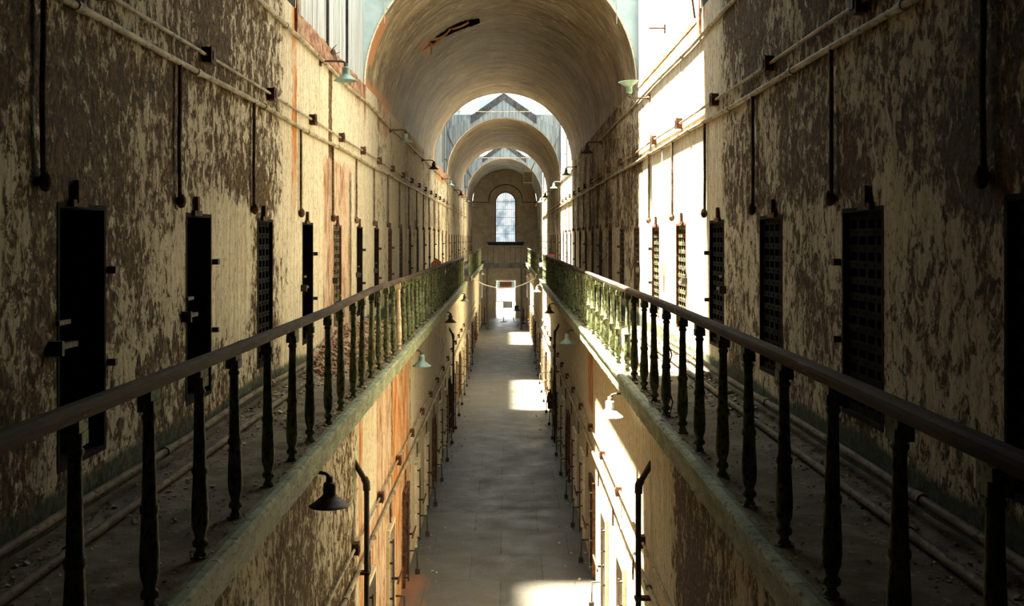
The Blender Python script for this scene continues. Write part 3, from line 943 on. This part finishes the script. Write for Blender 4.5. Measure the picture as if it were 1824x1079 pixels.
bal = MB()
bal.box((-.038, -.038, 0), (.038, .038, .012))
bal.lathe([(.034, .012), (.034, .022), (.024, .035), (.022, .055), (.036, .062), (.041, .078), (.036, .094), (.026, .102), (.028, .12), (.040, .16), (.0435, .21),
           (.0425, .27), (.038, .36), (.034, .44), (.040, .447), (.041, .462), (.040, .476), (.033, .484), (.030, .60), (.0265, .74), (.025, .86), (.032, .872), (.032, .884), (.026, .892), (.026, .905)], 14)
bal.box((-.036, -.042, .905), (.036, .042, .955)); bal.box((-.030, -.055, .955), (.030, .055, 1.0))
BAL = bal.mesh('baluster', M['iron_green'])
BAL2 = bal.mesh('baluster', M['cream_iron'])
SEC = [(-.034, -.052), (-.040, -.020), (-.036, .0 - .004), (-.02, .006), (.02, .006), (.036, -.004), (.040, -.020), (.034, -.052)]


def railing(sd, y0, y1, tab, first, pitch, label, group):
    e = tag(empty('gallery_railing', (sd * XR, y0, GZ[sd])), label, 'railing', group)
    mb = MB(); path = []
    for y in steps(y0, y1, [p[0] for p in tab], lambda y: .5):
        path.append((.01 * fb(y, 0, .3, sd), y - y0, rz(tab, y) - GZ[sd]))
    mb.sweep(path, SEC); mb.build('handrail', M['handrail'], e)
    for yj in (6.35, 18.2, 29) if sd < 0 else (7.4, 20, 31):
        if y0 < yj < y1:
            z = rz(tab, yj) - GZ[sd]; mb = MB()
            mb.sweep([(0, yj - y0 - .06, z), (0, yj - y0 + .06, z)], [(u * 1.07, w * 1.07 + .001) for u, w in SEC])
            mb.build('rail_joint', M['handrail'], e)
    y = first; i = 0
    while y < y1 - .1:
        if y > y0 + .05:
            h = rz(tab, y) - .05 - GZ[sd]
            cream = sd < 0 and abs(y - 15.56) < .2
            o = inst('baluster', BAL2 if cream else BAL, e, (.012 * random.uniform(-1, 1), y - y0, 0), random.uniform(-.1, .1), (1, 1, h))
            if cream: o['label'] = 'pale stripped baluster without green paint'
            o.rotation_euler[1] = random.uniform(-.012, .012) * 1.0
            o.rotation_euler[0] = random.uniform(-.012, .012)
        y += pitch; i += 1
    return e


railing(-1, 2.0, 39.5, RAIL_L, 3.08, .78, 'green iron balustrade with worn handrail along the left gallery, near stretch with a wavy rail', 'gallery balustrades')
railing(1, 2.0, 39.5, RAIL_R, 2.98, .77, 'green iron balustrade with brown handrail along the right gallery, near stretch past the sunlit wall', 'gallery balustrades')
railing(-1, 44.8, 65.9, RAIL_F, 45.0, .78, 'far stretch of green balustrade on the left gallery, beyond the gap', 'gallery balustrades')
railing(1, 44.8, 65.9, RAIL_F, 45.0, .78, 'far stretch of green balustrade on the right gallery, beyond the gap', 'gallery balustrades')

# bridge across the far end
e = tag(empty('footbridge', (0, BR[0], -1.57)), 'dark iron footbridge crossing the corridor below the arched window', 'footbridge')
mb = MB(); mb.box((-XL, 1.4, -.22), (XL, 3.4, 0)); mb.box((-XL, 1.36, -.3), (XL, 1.42, .02)); mb.build('deck', M['black_timber'], e)
mb = MB()
pts = [(-XR, -.25, .97)] + [(-XR + .45 * (1 - math.cos(PI / 2 * i / 6)), .9 + .5 * math.sin(PI / 2 * i / 6), .97 + .12 * i / 6) for i in range(7)]
pts += [(-x, y, z) for x, y, z in reversed(pts)]
mb.tube(pts, .03, 6); mb.build('handrail', M['dark_iron'], e)
for i in range(7):
    mb = MB(); x = -1.05 + i * .35; mb.tube([(x, 1.42, 0), (x, 1.42, 1.08)], .016, 6); mb.build('baluster', M['dark_iron'], e)
for sx in (-1, 1):
    mb = MB(); mb.tube([(sx * 1.08, 1.5, FZ + 1.57), (sx * 1.08, 1.5, -.22)], .06, 8); mb.box((sx * 1.08 - .1, 1.4, FZ + 1.57), (sx * 1.08 + .1, 1.6, FZ + 1.62)); mb.build('post', M['dark_iron'], e)
    mb = MB()
    for j in range(7):
        yy = -.1 + j * .17; mb.tube([(sx * XR, yy, 0), (sx * XR, yy, .97)], .018, 6)
    mb.build('corner_bars', M['iron_green'], e)

# ------------------------------------------------------------------ pipework on the walls
def wob_pipe(mb, x, y0, y1, z, r, amp=.012, step=.8, seed=0, joint=2.33, joff=0):
    pts = []
    for y in steps(y0, y1, [], lambda q: step):
        pts.append((x, y, z + amp * mn.noise(Vector((y * .35, seed, 1))) * 2))
    mb.tube(pts, r, 8)
    y = y0 + joff
    while y < y1 - .1:
        zz = z + amp * mn.noise(Vector((y * .35, seed, 1))) * 2
        mb.tube([(x, y - .05, zz), (x, y + .05, zz)], r * 1.35, 8); y += joint


for sd in (-1, 1):
    S = SIDE[sd]
    # conduit with the drops to each door
    e = tag(empty('wall_conduit', (sd * XW, 3.2, 1.31)), 'pale conduit on the %s gallery wall with a drop pipe to every cell door' % S, 'pipe', 'long wall pipes')
    mb = MB(); wob_pipe(mb, -sd * .027, 0, 62, 0, .024, .012, 1.1, sd, PITCH, .5); mb.build('main_pipe', M['pipe'], e)
    y = (5.56 if sd < 0 else 4.98); k = 0
    while y < 40:
        yy = y - 3.2
        bent = .12 if sd < 0 else -.1
        mb = MB(); zb = -1.0 + .05 * mn.noise(Vector((y, sd, 0)))
        mb.tube([(-sd * .03, yy, -.0), (-sd * .03, yy, -.25), (-sd * .03, yy + .02 * math.sin(y * 3), -.6), (-sd * .03, yy, zb)], .016, 6)
        dp = mb.build('drop_pipe', M['drop'], e)
        mb = MB(); mb.lathe([(.0, -.08), (.024, -.07), (.038, -.035), (.034, 0), (.016, .03)], 8, (-sd * .035, yy + .015, zb)); mb.build('end_box', M['drop'], dp)
        y += PITCH; k += 1
    # upper conduit carrying junction boxes
    e = tag(empty('wall_conduit', (sd * XW, 3.2, 1.48)), 'thin conduit on the %s gallery wall linking the square junction boxes' % S, 'pipe', 'long wall pipes')
    mb = MB(); wob_pipe(mb, -sd * .03, 0, 60, 0, .015, .008, 1.1, sd + 4, 99); mb.build('main_pipe', M['pipe'], e)
    e = tag(empty('wall_conduit', (sd * XW, 3.2, 2.33)), 'high conduit on the %s wall at the foot of the vault, carrying the upper lamps' % S, 'pipe', 'long wall pipes')
    mb = MB(); wob_pipe(mb, -sd * (.04 if sd < 0 else .024), 0, 60, 0, .026 if sd < 0 else .02, .02, 1.1, sd + 9, 1.9, .9); mb.build('main_pipe', M['pipe'], e)
    # lower storey pair
    zb = -3.41 if sd < 0 else -3.29
    e = tag(empty('wall_conduit', (sd * XL, 6, zb)), 'thin conduit with boxes on the wall below the %s gallery' % S, 'pipe', 'long wall pipes')
    mb = MB(); wob_pipe(mb, -sd * .03, 0, 52, 0, .015, .01, 1.1, sd + 2, 99); mb.build('main_pipe', M['pipe'], e)
    e = tag(empty('wall_conduit', (sd * XL, 6, zb - .33)), 'thicker rusty conduit above the low doors under the %s gallery' % S, 'pipe', 'long wall pipes')
    mb = MB(); wob_pipe(mb, -sd * .035, 0, 52, 0, .026, .02, 1.1, sd + 3, PITCH, .4); mb.build('main_pipe', M['pipe'], e)
    y = (13.0 if sd < 0 else 12.4)
    while y < 34:
        mb = MB(); mb.tube([(-sd * .03, y - 6, 0), (-sd * .03, y - 6 + .03, -.35)], .014, 6); mb.build('drop_pipe', M['drop'], e); y += PITCH
    # pipes lying at the foot of the gallery wall
    g = GZ[sd]
    e = tag(empty('floor_pipe', (sd * (XW - .09), 3.0, g + .16)), 'pipe clipped to the foot of the %s gallery wall' % S, 'pipe', 'pipes along the gallery floor')
    mb = MB(); wob_pipe(mb, 0, 0 if sd > 0 else 1.8, 11.5, 0, .027, .015, .8, sd, 3.3, 2.6); mb.build('main_pipe', M['floor_pipe'], e)
    e = tag(empty('floor_pipe', (sd * (XW - .24), 3.0, g + .045)), 'pipe lying loose on the %s gallery floor by the wall' % S, 'pipe', 'pipes along the gallery floor')
    mb = MB(); wob_pipe(mb, 0, 0, 9.2 if sd < 0 else 13, 0, .026, .008, .8, sd + 1, 3.3, 2.4); mb.build('main_pipe', M['floor_pipe'], e)


# ------------------------------------------------------------------ junction boxes
def box_mesh(sd):
    mb = MB(); s = .062
    mb.box((0, -s, -s), (-sd * .07, s, s)); mb.box((-sd * .07, -s - .008, -s - .008), (-sd * .078, s + .008, s + .008))
    return mb.mesh('junction_box', M['rust'])


def cover_mesh(sd):
    mb = MB(); mb.box((-sd * .078, -.03, -.035), (-sd * .086, .03, .035))
    return mb.mesh('cover', M['dark_iron'])


for sd in (-1, 1):
    bm_, cm_ = box_mesh(sd), cover_mesh(sd)
    for row, (X, y0, z, ymax) in enumerate(((XW, 6.30 if sd < 0 else 6.72, 1.48, 44), (XL, 11.75 if sd < 0 else 11.6, -3.41 if sd < 0 else -3.29, 44))):
        k = 0; y = y0
        while y < ymax:
            o = inst('junction_box', bm_, None, (sd * X, y, z))
            where = ('above the doors of the %s gallery' if row == 0 else 'on the wall under the %s gallery') % SIDE[sd]
            tag(o, 'square rusty junction box %s, %s from the viewer' % (where, ORD[k]), 'junction box', 'junction boxes ' + where)
            if y < 30: inst('cover', cm_, o)
            y += PITCH; k += 1


# ------------------------------------------------------------------ gooseneck lamps
def lamp_meshes(key):
    sh = MB()
    out = [(.0, .19), (.026, .19), (.045, .18), (.05, .165), (.05, .10), (.055, .085), (.065, .075), (.09, .055), (.13, .022), (.158, .004), (.16, 0)]
    inn = [(.155, 0), (.125, .016), (.085, .046), (.058, .066), (.045, .08), (.0, .085)]
    sh.lathe(out + inn, 22)
    return sh.mesh('shade', M[key])


SH = {k: lamp_meshes(k) for k in ('lamp_green', 'lamp_grey', 'lamp_rust', 'lamp_white')}


def arm_mesh(L, h, rod=0):
    mb = MB()
    mb.tube([(0, 0, h), (L - .07, 0, h), (L - .03, 0, h - .008), (L - .006, 0, h - .03), (L, 0, h - .07), (L, 0, .18)], .015, 8)
    mb.lathe([(.028, -.03), (.028, .03), (.0, .03)], 10, (L, 0, h - .06))
    return mb.mesh('arm', M['lamp_rust'])


def plate_mesh(h):
    mb = MB(); mb.box((0, -.05, h - .06), (.018, .05, h + .06)); mb.tube([(.01, 0, h), (.05, 0, h)], .026, 8); return mb.mesh('wall_plate', M['rust'])


ARM_U, ARM_L, PLATE = arm_mesh(.34, .26), arm_mesh(.31, .26), plate_mesh(.26)
rod = MB(); rod.tube([(.19, 0, .26), (.19, 0, .44)], [.006, .012], 6); ROD = rod.mesh('stay_rod', M['dark_iron'])


def lamp(sd, X, y, zrim, key, label, group, low=False, flip=False):
    e = tag(empty('gooseneck_lamp', (sd * X, y, zrim), 0 if sd < 0 else PI), label, 'lamp', group)
    L = .31 if low else .34
    if flip:      # shade swung up to face the vault
        a = inst('arm', ARM_U, e, (0, 0, .04)); a.scale = (1, 1, -1); p = inst('wall_plate', PLATE, e, (0, 0, -.48))
        s = inst('shade', SH[key], e, (L, 0, .04)); s.rotation_euler = (PI, .08, 0)
        return e
    inst('wall_plate', PLATE, e); inst('arm', ARM_L if low else ARM_U, e)
    s = inst('shade', SH[key], e, (L, 0, 0))
    if low: inst('stay_rod', ROD, e)
    return e


GU = {-1: 'lamps high on the left wall', 1: 'lamps high on the right wall'}
GL = {-1: 'lamps under the left gallery', 1: 'lamps under the right gallery'}
for y, z, key, lab in ((14.0, 2.07, 'lamp_green', 'blue-green gooseneck lamp high on the left wall below the near skylight boards'),
                       (22.4, 2.02, 'lamp_grey', 'grey-green gooseneck lamp beside the brown bare patch at the foot of the large vault'),
                       (31.0, 2.02, 'lamp_rust', 'dark brown gooseneck lamp on the left wall at the far mouth of the large vault'),
                       (40.6, 2.02, 'lamp_green', 'green gooseneck lamp on the left wall under the middle skylight'),
                       (50.0, 2.02, 'lamp_rust', 'dark gooseneck lamp on the left wall under the middle vault'),
                       (58.4, 2.02, 'lamp_grey', 'pale gooseneck lamp on the left wall at the far mouth of the middle vault'),
                       (67.0, 2.02, 'lamp_rust', 'last dark gooseneck lamp on the left wall, next to the end wall')):
    lamp(-1, XW, y, z, key, lab, GU[-1])
for y, z, key, lab, fl_ in ((16.7, 2.42, 'lamp_green', 'pale green lamp turned upward on the right wall beside the near arch', True),
                            (25.2, 2.02, 'lamp_rust', 'dark gooseneck lamp on the right wall under the large vault', False),
                            (34.0, 2.02, 'lamp_grey', 'sunlit gooseneck lamp on the right wall at the far mouth of the large vault', False),
                            (42.7, 2.02, 'lamp_grey', 'grey gooseneck lamp on the right wall under the middle skylight', False),
                            (52.0, 2.02, 'lamp_rust', 'dark gooseneck lamp on the right wall under the middle vault', False),
                            (59.0, 2.02, 'lamp_green', 'pale green gooseneck lamp on the right wall under the far skylight', False),
                            (67.0, 2.02, 'lamp_rust', 'last dark gooseneck lamp on the right wall, next to the end wall', False)):
    lamp(1, XW, y, z, key, lab, GU[1], False, fl_)
for y, key, lab in ((8.35, 'lamp_rust', 'large dark brown lamp hanging under the left gallery edge beside the near drain pipe'),
                    (17.5, 'lamp_green', 'green enamel lamp under the left gallery beyond the orange stained wall'),
                    (26.6, 'lamp_rust', 'dark lamp under the left gallery just before the farther drain pipe'),
                    (35.7, 'lamp_grey', 'small grey-green lamp at the far end of the near left gallery'),
                    (62.0, 'lamp_grey', 'tiny grey lamp under the far left gallery near the footbridge')):
    lamp(-1, XL, y, -2.09, key, lab, GL[-1], True)
for y, key, lab in ((12.3, 'lamp_white', 'pale sunlit lamp hanging in front of the glaring lower right wall'),
                    (20.9, 'lamp_grey', 'shaded grey lamp under the right gallery beyond the sunlit one'),
                    (29.4, 'lamp_rust', 'dark brown lamp under the right gallery above the farther drain pipe'),
                    (41.2, 'lamp_green', 'green lamp under the right gallery at the gap in the balustrade'),
                    (57.0, 'lamp_white', 'small white lamp under the far right gallery near the footbridge')):
    lamp(1, XL, y, -2.05, key, lab, GL[1], True)

# ------------------------------------------------------------------ drain pipes
for sd, y, zt, lab in ((-1, 12.0, -2.52, 'near dark drain pipe bending out of the wall under the left gallery'),
                       (1, 11.15, -2.35, 'near dark drain pipe bending out of the sunlit lower right wall'),
                       (-1, 31.8, -2.66, 'farther dark drain pipe below the left gallery'),
                       (1, 30.2, -2.42, 'farther dark drain pipe below the right gallery')):
    e = tag(empty('drain_pipe', (sd * XL, y, FZ)), lab, 'pipe', 'drain pipes on the lower walls')
    h = zt - FZ
    mb = MB(); mb.tube([(.02 * sd, 0, h + .02), (-sd * .12, 0, h - .22), (-sd * .125, 0, h - .30), (-sd * .125, 0, 0)], .031, 10); mb.build('pipe_run', M['dark_iron'], e)
    mb = MB(); mb.tube([(-sd * .095, 0, h - .17), (-sd * .122, 0, h - .225), (-sd * .125, 0, h - .31)], .042, 10); mb.build('elbow', M['dark_iron'], e)
    for z in (1.0, 2.0):
        mb = MB(); mb.box((0, -.05, z), (-sd * .165, .05, z + .03)); mb.build('bracket', M['rust'], e)

# ------------------------------------------------------------------ ironwork in the skylights
e = tag(empty('tie_rod', (0, 40.2, 4.83)), 'thin sagging tie rod across the middle skylight', 'tie rod', 'rods spanning the skylights')
mb = MB(); mb.tube([(x, 0, -.06 * (1 - (x / XW) ** 2)) for x in [-XW + XW * i / 8 for i in range(17)]], .014, 6); mb.build('rod', M['drop'], e)
e = tag(empty('tie_rod', (0, 62.5, 4.78)), 'thin sagging tie rod across the far skylight', 'tie rod', 'rods spanning the skylights')
mb = MB(); mb.tube([(x, 0, -.06 * (1 - (x / XW) ** 2)) for x in [-XW + XW * i / 8 for i in range(17)]], .018, 6); mb.build('rod', M['drop'], e)
for sd, y in ((-1, 41.2), (1, 38.4), (-1, 62.5), (1, 62.0)):
    e = tag(empty('window_winder', (sd * (XW - .06), y, 2.75)), 'thin black window winding rod with crank on the %s boards of the %s skylight' % (SIDE[sd], 'middle' if y < 50 else 'far'), 'winding rod', 'skylight winding rods')
    mb = MB(); mb.tube([(0, 0, -.2), (0, 0, 2.3)], .018, 6); mb.tube([(-sd * .02, -1.4, .1), (-sd * .02, -1.5, 1.9)], .012, 6); mb.build('rod', M['dark_iron'], e)
    mb = MB(); mb.tube([(0, 0, .3), (-sd * .1, -.35, .3), (-sd * .1, -.35, .2)], .02, 6); mb.build('crank', M['dark_iron'], e)
e = tag(empty('iron_bracket', (XW, 15.2, 3.0)), 'small rusty bracket sticking out of the sunlit boards', 'bracket')
mb = MB(); mb.tube([(0.01, 0, 0), (-.22, .0, .0)], .012, 6); mb.box((-.005, -.03, -.07), (.02, .03, .05)); mb.build('arm', M['rust'], e)
for q, (y, z) in enumerate(((12.42, 3.0),)):
    e = tag(empty('broken_cable', (XW - .03, y, 2.6)), 'loose rusty cable dangling down the edge of the sunlit boards', 'cable')
    mb = MB(); mb.tube([(0, 0, 1.6), (-.03, .05, .9), (.0, .02, .45), (-.04, .1, .2), (0, .16, 0)], .012, 6); mb.build('strand', M['rust'], e)
# hanging flood light
e = tag(empty('flood_light', (1.30, 58.2, 3.35)), 'square framed flood light hanging from an arm below the middle arch', 'lamp')
mb = MB()
for s in (-1, 1):
    mb.box((s * .235 - .02, -.04, -.3), (s * .235 + .02, .04, .3)); mb.box((-.25, -.04, s * .29 - .02), (.25, .04, s * .29 + .02))
mb.build('housing_frame', M['net'], e)
mb = MB(); mb.box((-.22, -.02, -.28), (.22, .05, .28)); mb.build('face', M['panel_grey'], e)
mb = MB(); mb.tube([(.15, 0, .3), (.36, .1, .82)], .03, 6); mb.build('arm', M['net'], e)

# ------------------------------------------------------------------ net strung below the gap
e = tag(empty('sagging_net', (0, 46.0, -1.72)), 'sagging wire net strung across the corridor under the gap in the galleries', 'net')
mb = MB()
f_ = lambda x, v: (x, v * 3.0, -.42 * (1 - (x / XE) ** 2) - .12 * v + .03 * mn.noise(Vector((x * 3, v * 4, 0))))
for v in [i / 10 for i in range(11)]:
    mb.tube([f_(-XE + 2 * XE * i / 16, v) for i in range(17)], .006, 4, False)
for i in range(19):
    x = -XE + 2 * XE * i / 18; mb.tube([f_(x, v / 6) for v in range(7)], .005, 4, False)
mb.build('mesh_cords', M['net'], e)
mb = MB(); mb.tube([f_(-XE + 2 * XE * i / 16, 0) for i in range(17)], .016, 5); mb.build('edge_rope', M['net'], e)

# ------------------------------------------------------------------ things on the corridor floor far away
e = tag(empty('lectern_sign', (-.07, 74.0, FZ)), 'slanted information panel on a post in front of the bright doorway', 'sign')
mb = MB(); mb.box((-.25, -.15, 0), (.25, .15, .03)); mb.build('base', M['dark_iron'], e)
mb = MB(); mb.tube([(0, 0, .03), (0, 0, 1.05)], .028, 8); mb.build('post', M['dark_iron'], e)
mb = MB(); mb.add([(-.05, -.16, 1.0), (.62, -.16, 1.0), (.62, .2, 1.4), (-.05, .2, 1.4), (-.05, -.14, .97), (.62, -.14, .97), (.62, .22, 1.37), (-.05, .22, 1.37)],
                  [(0, 1, 2, 3), (4, 7, 6, 5), (0, 4, 5, 1), (1, 5, 6, 2), (2, 6, 7, 3), (3, 7, 4, 0)]); mb.build('panel', M['net'], e)
for x, lab in ((-1.36, 'black barrier post standing by the lower left wall near the doorway'), (1.26, 'black barrier post standing by the lower right wall near the doorway')):
    e = tag(empty('barrier_post', (x, 72.5, FZ)), lab, 'post', 'barrier posts')
    mb = MB(); mb.lathe([(.0, 0), (.19, 0), (.19, .02), (.05, .05), (.03, .06)], 14); mb.build('base', M['dark_iron'], e)
    mb = MB(); mb.lathe([(.03, .05), (.03, 1.0), (.05, 1.01), (.05, 1.06), (.0, 1.08)], 10); mb.build('pole', M['dark_iron'], e)
e = tag(empty('side_table', (1.0, 75.6, FZ)), 'dark side table beside the bright doorway', 'table')
mb = MB(); mb.box((-.4, -.3, .66), (.4, .3, .72)); mb.build('table_top', M['black_timber'], e)
for sx in (-1, 1):
    for sy in (-1, 1):
        mb = MB(); mb.box((sx * .36 - .025, sy * .26 - .025, 0), (sx * .36 + .025, sy * .26 + .025, .66)); mb.build('leg', M['black_timber'], e)
mb = MB(); mb.box((-.16, -.12, 0), (.16, .12, .3)); mb.box((-.17, -.13, .3), (.17, .13, .32)); mb.box((-.03, -.135, .2), (.03, -.12, .26))
tag(mb.build('donation_box', M['black_timber'], None, (.85, 75.6, FZ + .72)), 'dark box standing on the side table by the doorway', 'box')


def extinguisher(sd, y, lab, mat):
    e = tag(empty('fire_extinguisher', (sd * (XL - .12), y, FZ + .45)), lab, 'fire extinguisher', 'wall extinguishers')
    mb = MB(); mb.lathe([(0, 0), (.075, 0), (.085, .02), (.085, .42), (.06, .49), (.025, .52), (.025, .55)], 14); mb.build('cylinder_body', mat, e)
    mb = MB(); mb.box((-.03, -.08, .55), (.03, .05, .58)); mb.box((-.02, -.09, .59), (.02, .04, .61)); mb.build('handle', M['dark_iron'], e)
    mb = MB(); mb.tube([(0, -.03, .56), (-sd * .08, -.1, .5), (-sd * .1, -.08, .2)], .012, 6); mb.build('hose', M['dark_iron'], e)
    mb = MB(); mb.box((sd * .02, -.03, .2), (sd * .125, .03, .26)); mb.build('bracket', M['dark_iron'], e)


extinguisher(-1, 56.0, 'red fire extinguisher hung low on the far lower left wall', M['red'])
extinguisher(1, 33.4, 'dark brown extinguisher hung low on the lower right wall by the farther drain pipe', M['rust'])
e = tag(empty('notice_board', (1.98, 45.4, GZ[1])), 'red board leaning by the lattice doors on the right gallery', 'board')
mb = MB(); mb.box((-.18, -.02, .35), (.18, .02, .85)); mb.build('panel', M['red'], e)
mb = MB(); mb.box((-.15, .0, 0), (-.11, .03, .4)); mb.box((.11, .0, 0), (.15, .03, .4)); mb.build('leg', M['dark_iron'], e)
e = tag(empty('leaning_board', (-1.75, 27.6, GZ[-1])), 'orange broken board propped upright behind the left balustrade', 'board')
mb = MB(); mb.add([(-.14, 0, 0), (.14, 0, 0), (.17, .05, 1.02), (.02, .05, 1.12), (-.1, .05, .98), (-.14, .03, 0), (.14, .03, 0), (.17, .08, 1.02), (.02, .08, 1.12), (-.1, .08, .98)],
                  [(0, 1, 2, 3, 4), (9, 8, 7, 6, 5), (0, 5, 6, 1), (1, 6, 7, 2), (2, 7, 8, 3), (3, 8, 9, 4), (4, 9, 5, 0)]); mb.build('plank', M['orange'], e)


# ------------------------------------------------------------------ small stray things
e = tag(empty('dry_roots', (-XW, 14.75, 2.52)), 'tuft of dry roots growing out of the cracked wall top above the blue-green lamp', 'roots')
for q in range(9):
    mb = MB(); a = random.uniform(-1, 1); L = random.uniform(.18, .45)
    mb.tube([(0, 0, 0), (.08 * L + .03, .35 * L * a, .25 * L), (.25 * L, .7 * L * a, .3 * L * random.uniform(-.5, 1.6)), (.4 * L, L * a, .5 * L * random.uniform(-1, 1))], [.012, .009, .006, .003], 5)
    mb.build('root', M['drop'], e)
e = tag(empty('loose_cable', (XR - .02, 8.95, GZ[1])), 'thin loose cable hanging from the right handrail to the gallery floor', 'cable')
mb = MB(); mb.tube([(.02, 0, .93), (-.03, .03, .75), (.03, -.02, .55), (-.02, .02, .35), (.04, .0, .15), (.02, .06, .01), (.12, .15, .008)], .006, 6); mb.build('strand', M['dark_iron'], e)
e = tag(empty('switch_conduit', (XW, 15.25, -.45)), 'pale conduit with a small switch box between the sunlit lattice doors', 'conduit')
mb = MB(); mb.tube([(-.02, 0, .1), (-.02, 0, 1.7)], .012, 6); mb.build('pipe_run', M['net'], e)
mb = MB(); mb.box((0, -.07, -.08), (-.06, .07, .1)); mb.build('switch_box', M['reveal'], e)

# ------------------------------------------------------------------ rubble and flakes
def chunk(mb, c, s):
    v = []
    for dx, dy, dz in ((-1, -1, -1), (1, -1, -1), (1, 1, -1), (-1, 1, -1), (-1, -1, 1), (1, -1, 1), (1, 1, 1), (-1, 1, 1)):
        v.append(Vector((dx * s[0] * random.uniform(.6, 1), dy * s[1] * random.uniform(.6, 1), dz * s[2] * random.uniform(.6, 1))))
    import mathutils
    R = mathutils.Euler((random.uniform(-.6, .6), random.uniform(-.6, .6), random.uniform(0, 6.3))).to_matrix()
    mb.add([Vector(c) + R @ p for p in v], [(0, 3, 2, 1), (4, 5, 6, 7), (0, 1, 5, 4), (1, 2, 6, 5), (2, 3, 7, 6), (3, 0, 4, 7)])


g = GZ[-1]
mb = MB(); pts = 14
vs = []; NY, NX = 40, 8
for i in range(NY + 1):
    for j in range(NX + 1):
        y = 12.6 + 6.6 * i / NY; x = -XW + .012 + .75 * j / NX
        hgt = .34 * math.sin(PI * i / NY) ** .8 * (1 - j / NX) ** 1.3 * (1 + .5 * fb(x, y, 2.2, 1)) + .03 * mn.noise(Vector((x * 9, y * 9, 0)))
        vs.append((x, y, g + max(-.01, hgt - (.03 if j == NX else 0))))
mb.add(vs, [(i * (NX + 1) + j, i * (NX + 1) + j + 1, (i + 1) * (NX + 1) + j + 1, (i + 1) * (NX + 1) + j) for i in range(NY) for j in range(NX)])
for i in range(900):
    t = random.random(); y = 12.5 + 6.9 * t; u = random.random() ** 1.6
    x = -XW + .10 + .75 * u
    h = .34 * math.sin(PI * t) ** .8 * (1 - min(1, u * 1.07)) ** 1.3
    s = random.uniform(.012, .04) * (1.6 if random.random() < .1 else 1)
    chunk(mb, (x, y, g + h + s * .4), (s, s * random.uniform(.6, 1.4), s * .6))
tag(mb.build('rubble', M['rubble']), 'heap of broken brick and plaster against the left gallery wall', 'rubble', None, 'stuff')
for sd in (-1, 1):
    g = GZ[sd]; mb = MB()
    for i in range(5200):
        y = 3 + 36 * random.random() ** 1.4
        r = random.random()
        if r < .5: x = XW - .07 - .35 * random.random() ** 1.7
        elif r < .8: x = XE + .0 + .22 * random.random() ** 1.3
        else: x = random.uniform(XE + .1, XW - .05)
        s = random.uniform(.003, .010) * (1.7 if y > 9 else 1) * (1.8 if random.random() < .06 else 1)
        chunk(mb, (sd * x, y, g + .012 + (.05 * max(0, (x - 2.1) / .25))), (s, s * random.uniform(.6, 1.5), s * .35))
    tag(mb.build('plaster_debris', M['flakes']), 'fallen plaster flakes scattered over the %s gallery floor' % SIDE[sd], 'debris', None, 'stuff')
mb = MB()
for i in range(160):
    y = random.uniform(13, 40); s = random.uniform(.008, .03); x = random.choice((-1, 1)) * (XL - .05 - .5 * random.random() ** 2)
    chunk(mb, (x, y, FZ + s * .3), (s, s, s * .4))
tag(mb.build('floor_debris', M['flakes']), 'crumbs of plaster on the slabs at the foot of the lower walls', 'debris', None, 'stuff')

# ------------------------------------------------------------------ light
w = bpy.data.worlds.new('sky'); bpy.context.scene.world = w; w.use_nodes = True
t = w.node_tree; bg = t.nodes['Background']
tc = t.nodes.new('ShaderNodeTexCoord'); nz = t.nodes.new('ShaderNodeTexNoise'); nz.inputs['Scale'].default_value = 5; nz.inputs['Detail'].default_value = 5
rp = t.nodes.new('ShaderNodeValToRGB'); rp.color_ramp.elements[0].position = .38; rp.color_ramp.elements[0].color = (.58, .74, .88, 1)
rp.color_ramp.elements[1].position = .58; rp.color_ramp.elements[1].color = (1, .99, .94, 1)
t.links.new(tc.outputs['Generated'], nz.inputs['Vector']); t.links.new(nz.outputs['Fac'], rp.inputs[0]); t.links.new(rp.outputs[0], bg.inputs[0])
bg.inputs[1].default_value = 2.2

sun = bpy.data.lights.new('sun', 'SUN'); sun.energy = 42; sun.angle = math.radians(3.6); sun.color = (1, .94, .80)
so = bpy.data.objects.new('sun', sun); C.objects.link(so)
so.rotation_euler = Vector((.24, -.055, -1)).to_track_quat('-Z', 'Y').to_euler()

for a, b in SKIES:
    l = bpy.data.lights.new('sky_portal', 'AREA'); l.shape = 'RECTANGLE'; l.size = 2 * XW; l.size_y = b - a; l.cycles.is_portal = True
    o = bpy.data.objects.new('sky_portal', l); C.objects.link(o); o.location = (0, (a + b) / 2, TOPZ + .8)

# ------------------------------------------------------------------ camera
cam = bpy.data.cameras.new('camera'); co = bpy.data.objects.new('camera', cam); C.objects.link(co)
F = 1900.0
cam.sensor_width = 36; cam.lens = F / 1824 * 36
co.location = (.09, 0, 0); co.rotation_euler = (PI / 2, 0, 0)
cam.shift_x = (912 - 901) / 1824; cam.shift_y = -(539.5 - 425) / 1824
cam.clip_start = .05; cam.clip_end = 400
sc = bpy.context.scene
sc.camera = co
sc.view_settings.view_transform = 'Standard'; sc.view_settings.look = 'None'; sc.view_settings.gamma = 1
sc.view_settings.use_curve_mapping = False
sc.view_settings.exposure = 1.6
sc.cycles.use_denoising = True
sc.cycles.diffuse_bounces = 8; sc.cycles.max_bounces = 12; sc.cycles.transparent_max_bounces = 16
sc.cycles.sample_clamp_indirect = 8; sc.cycles.caustics_reflective = False; sc.cycles.caustics_refractive = False
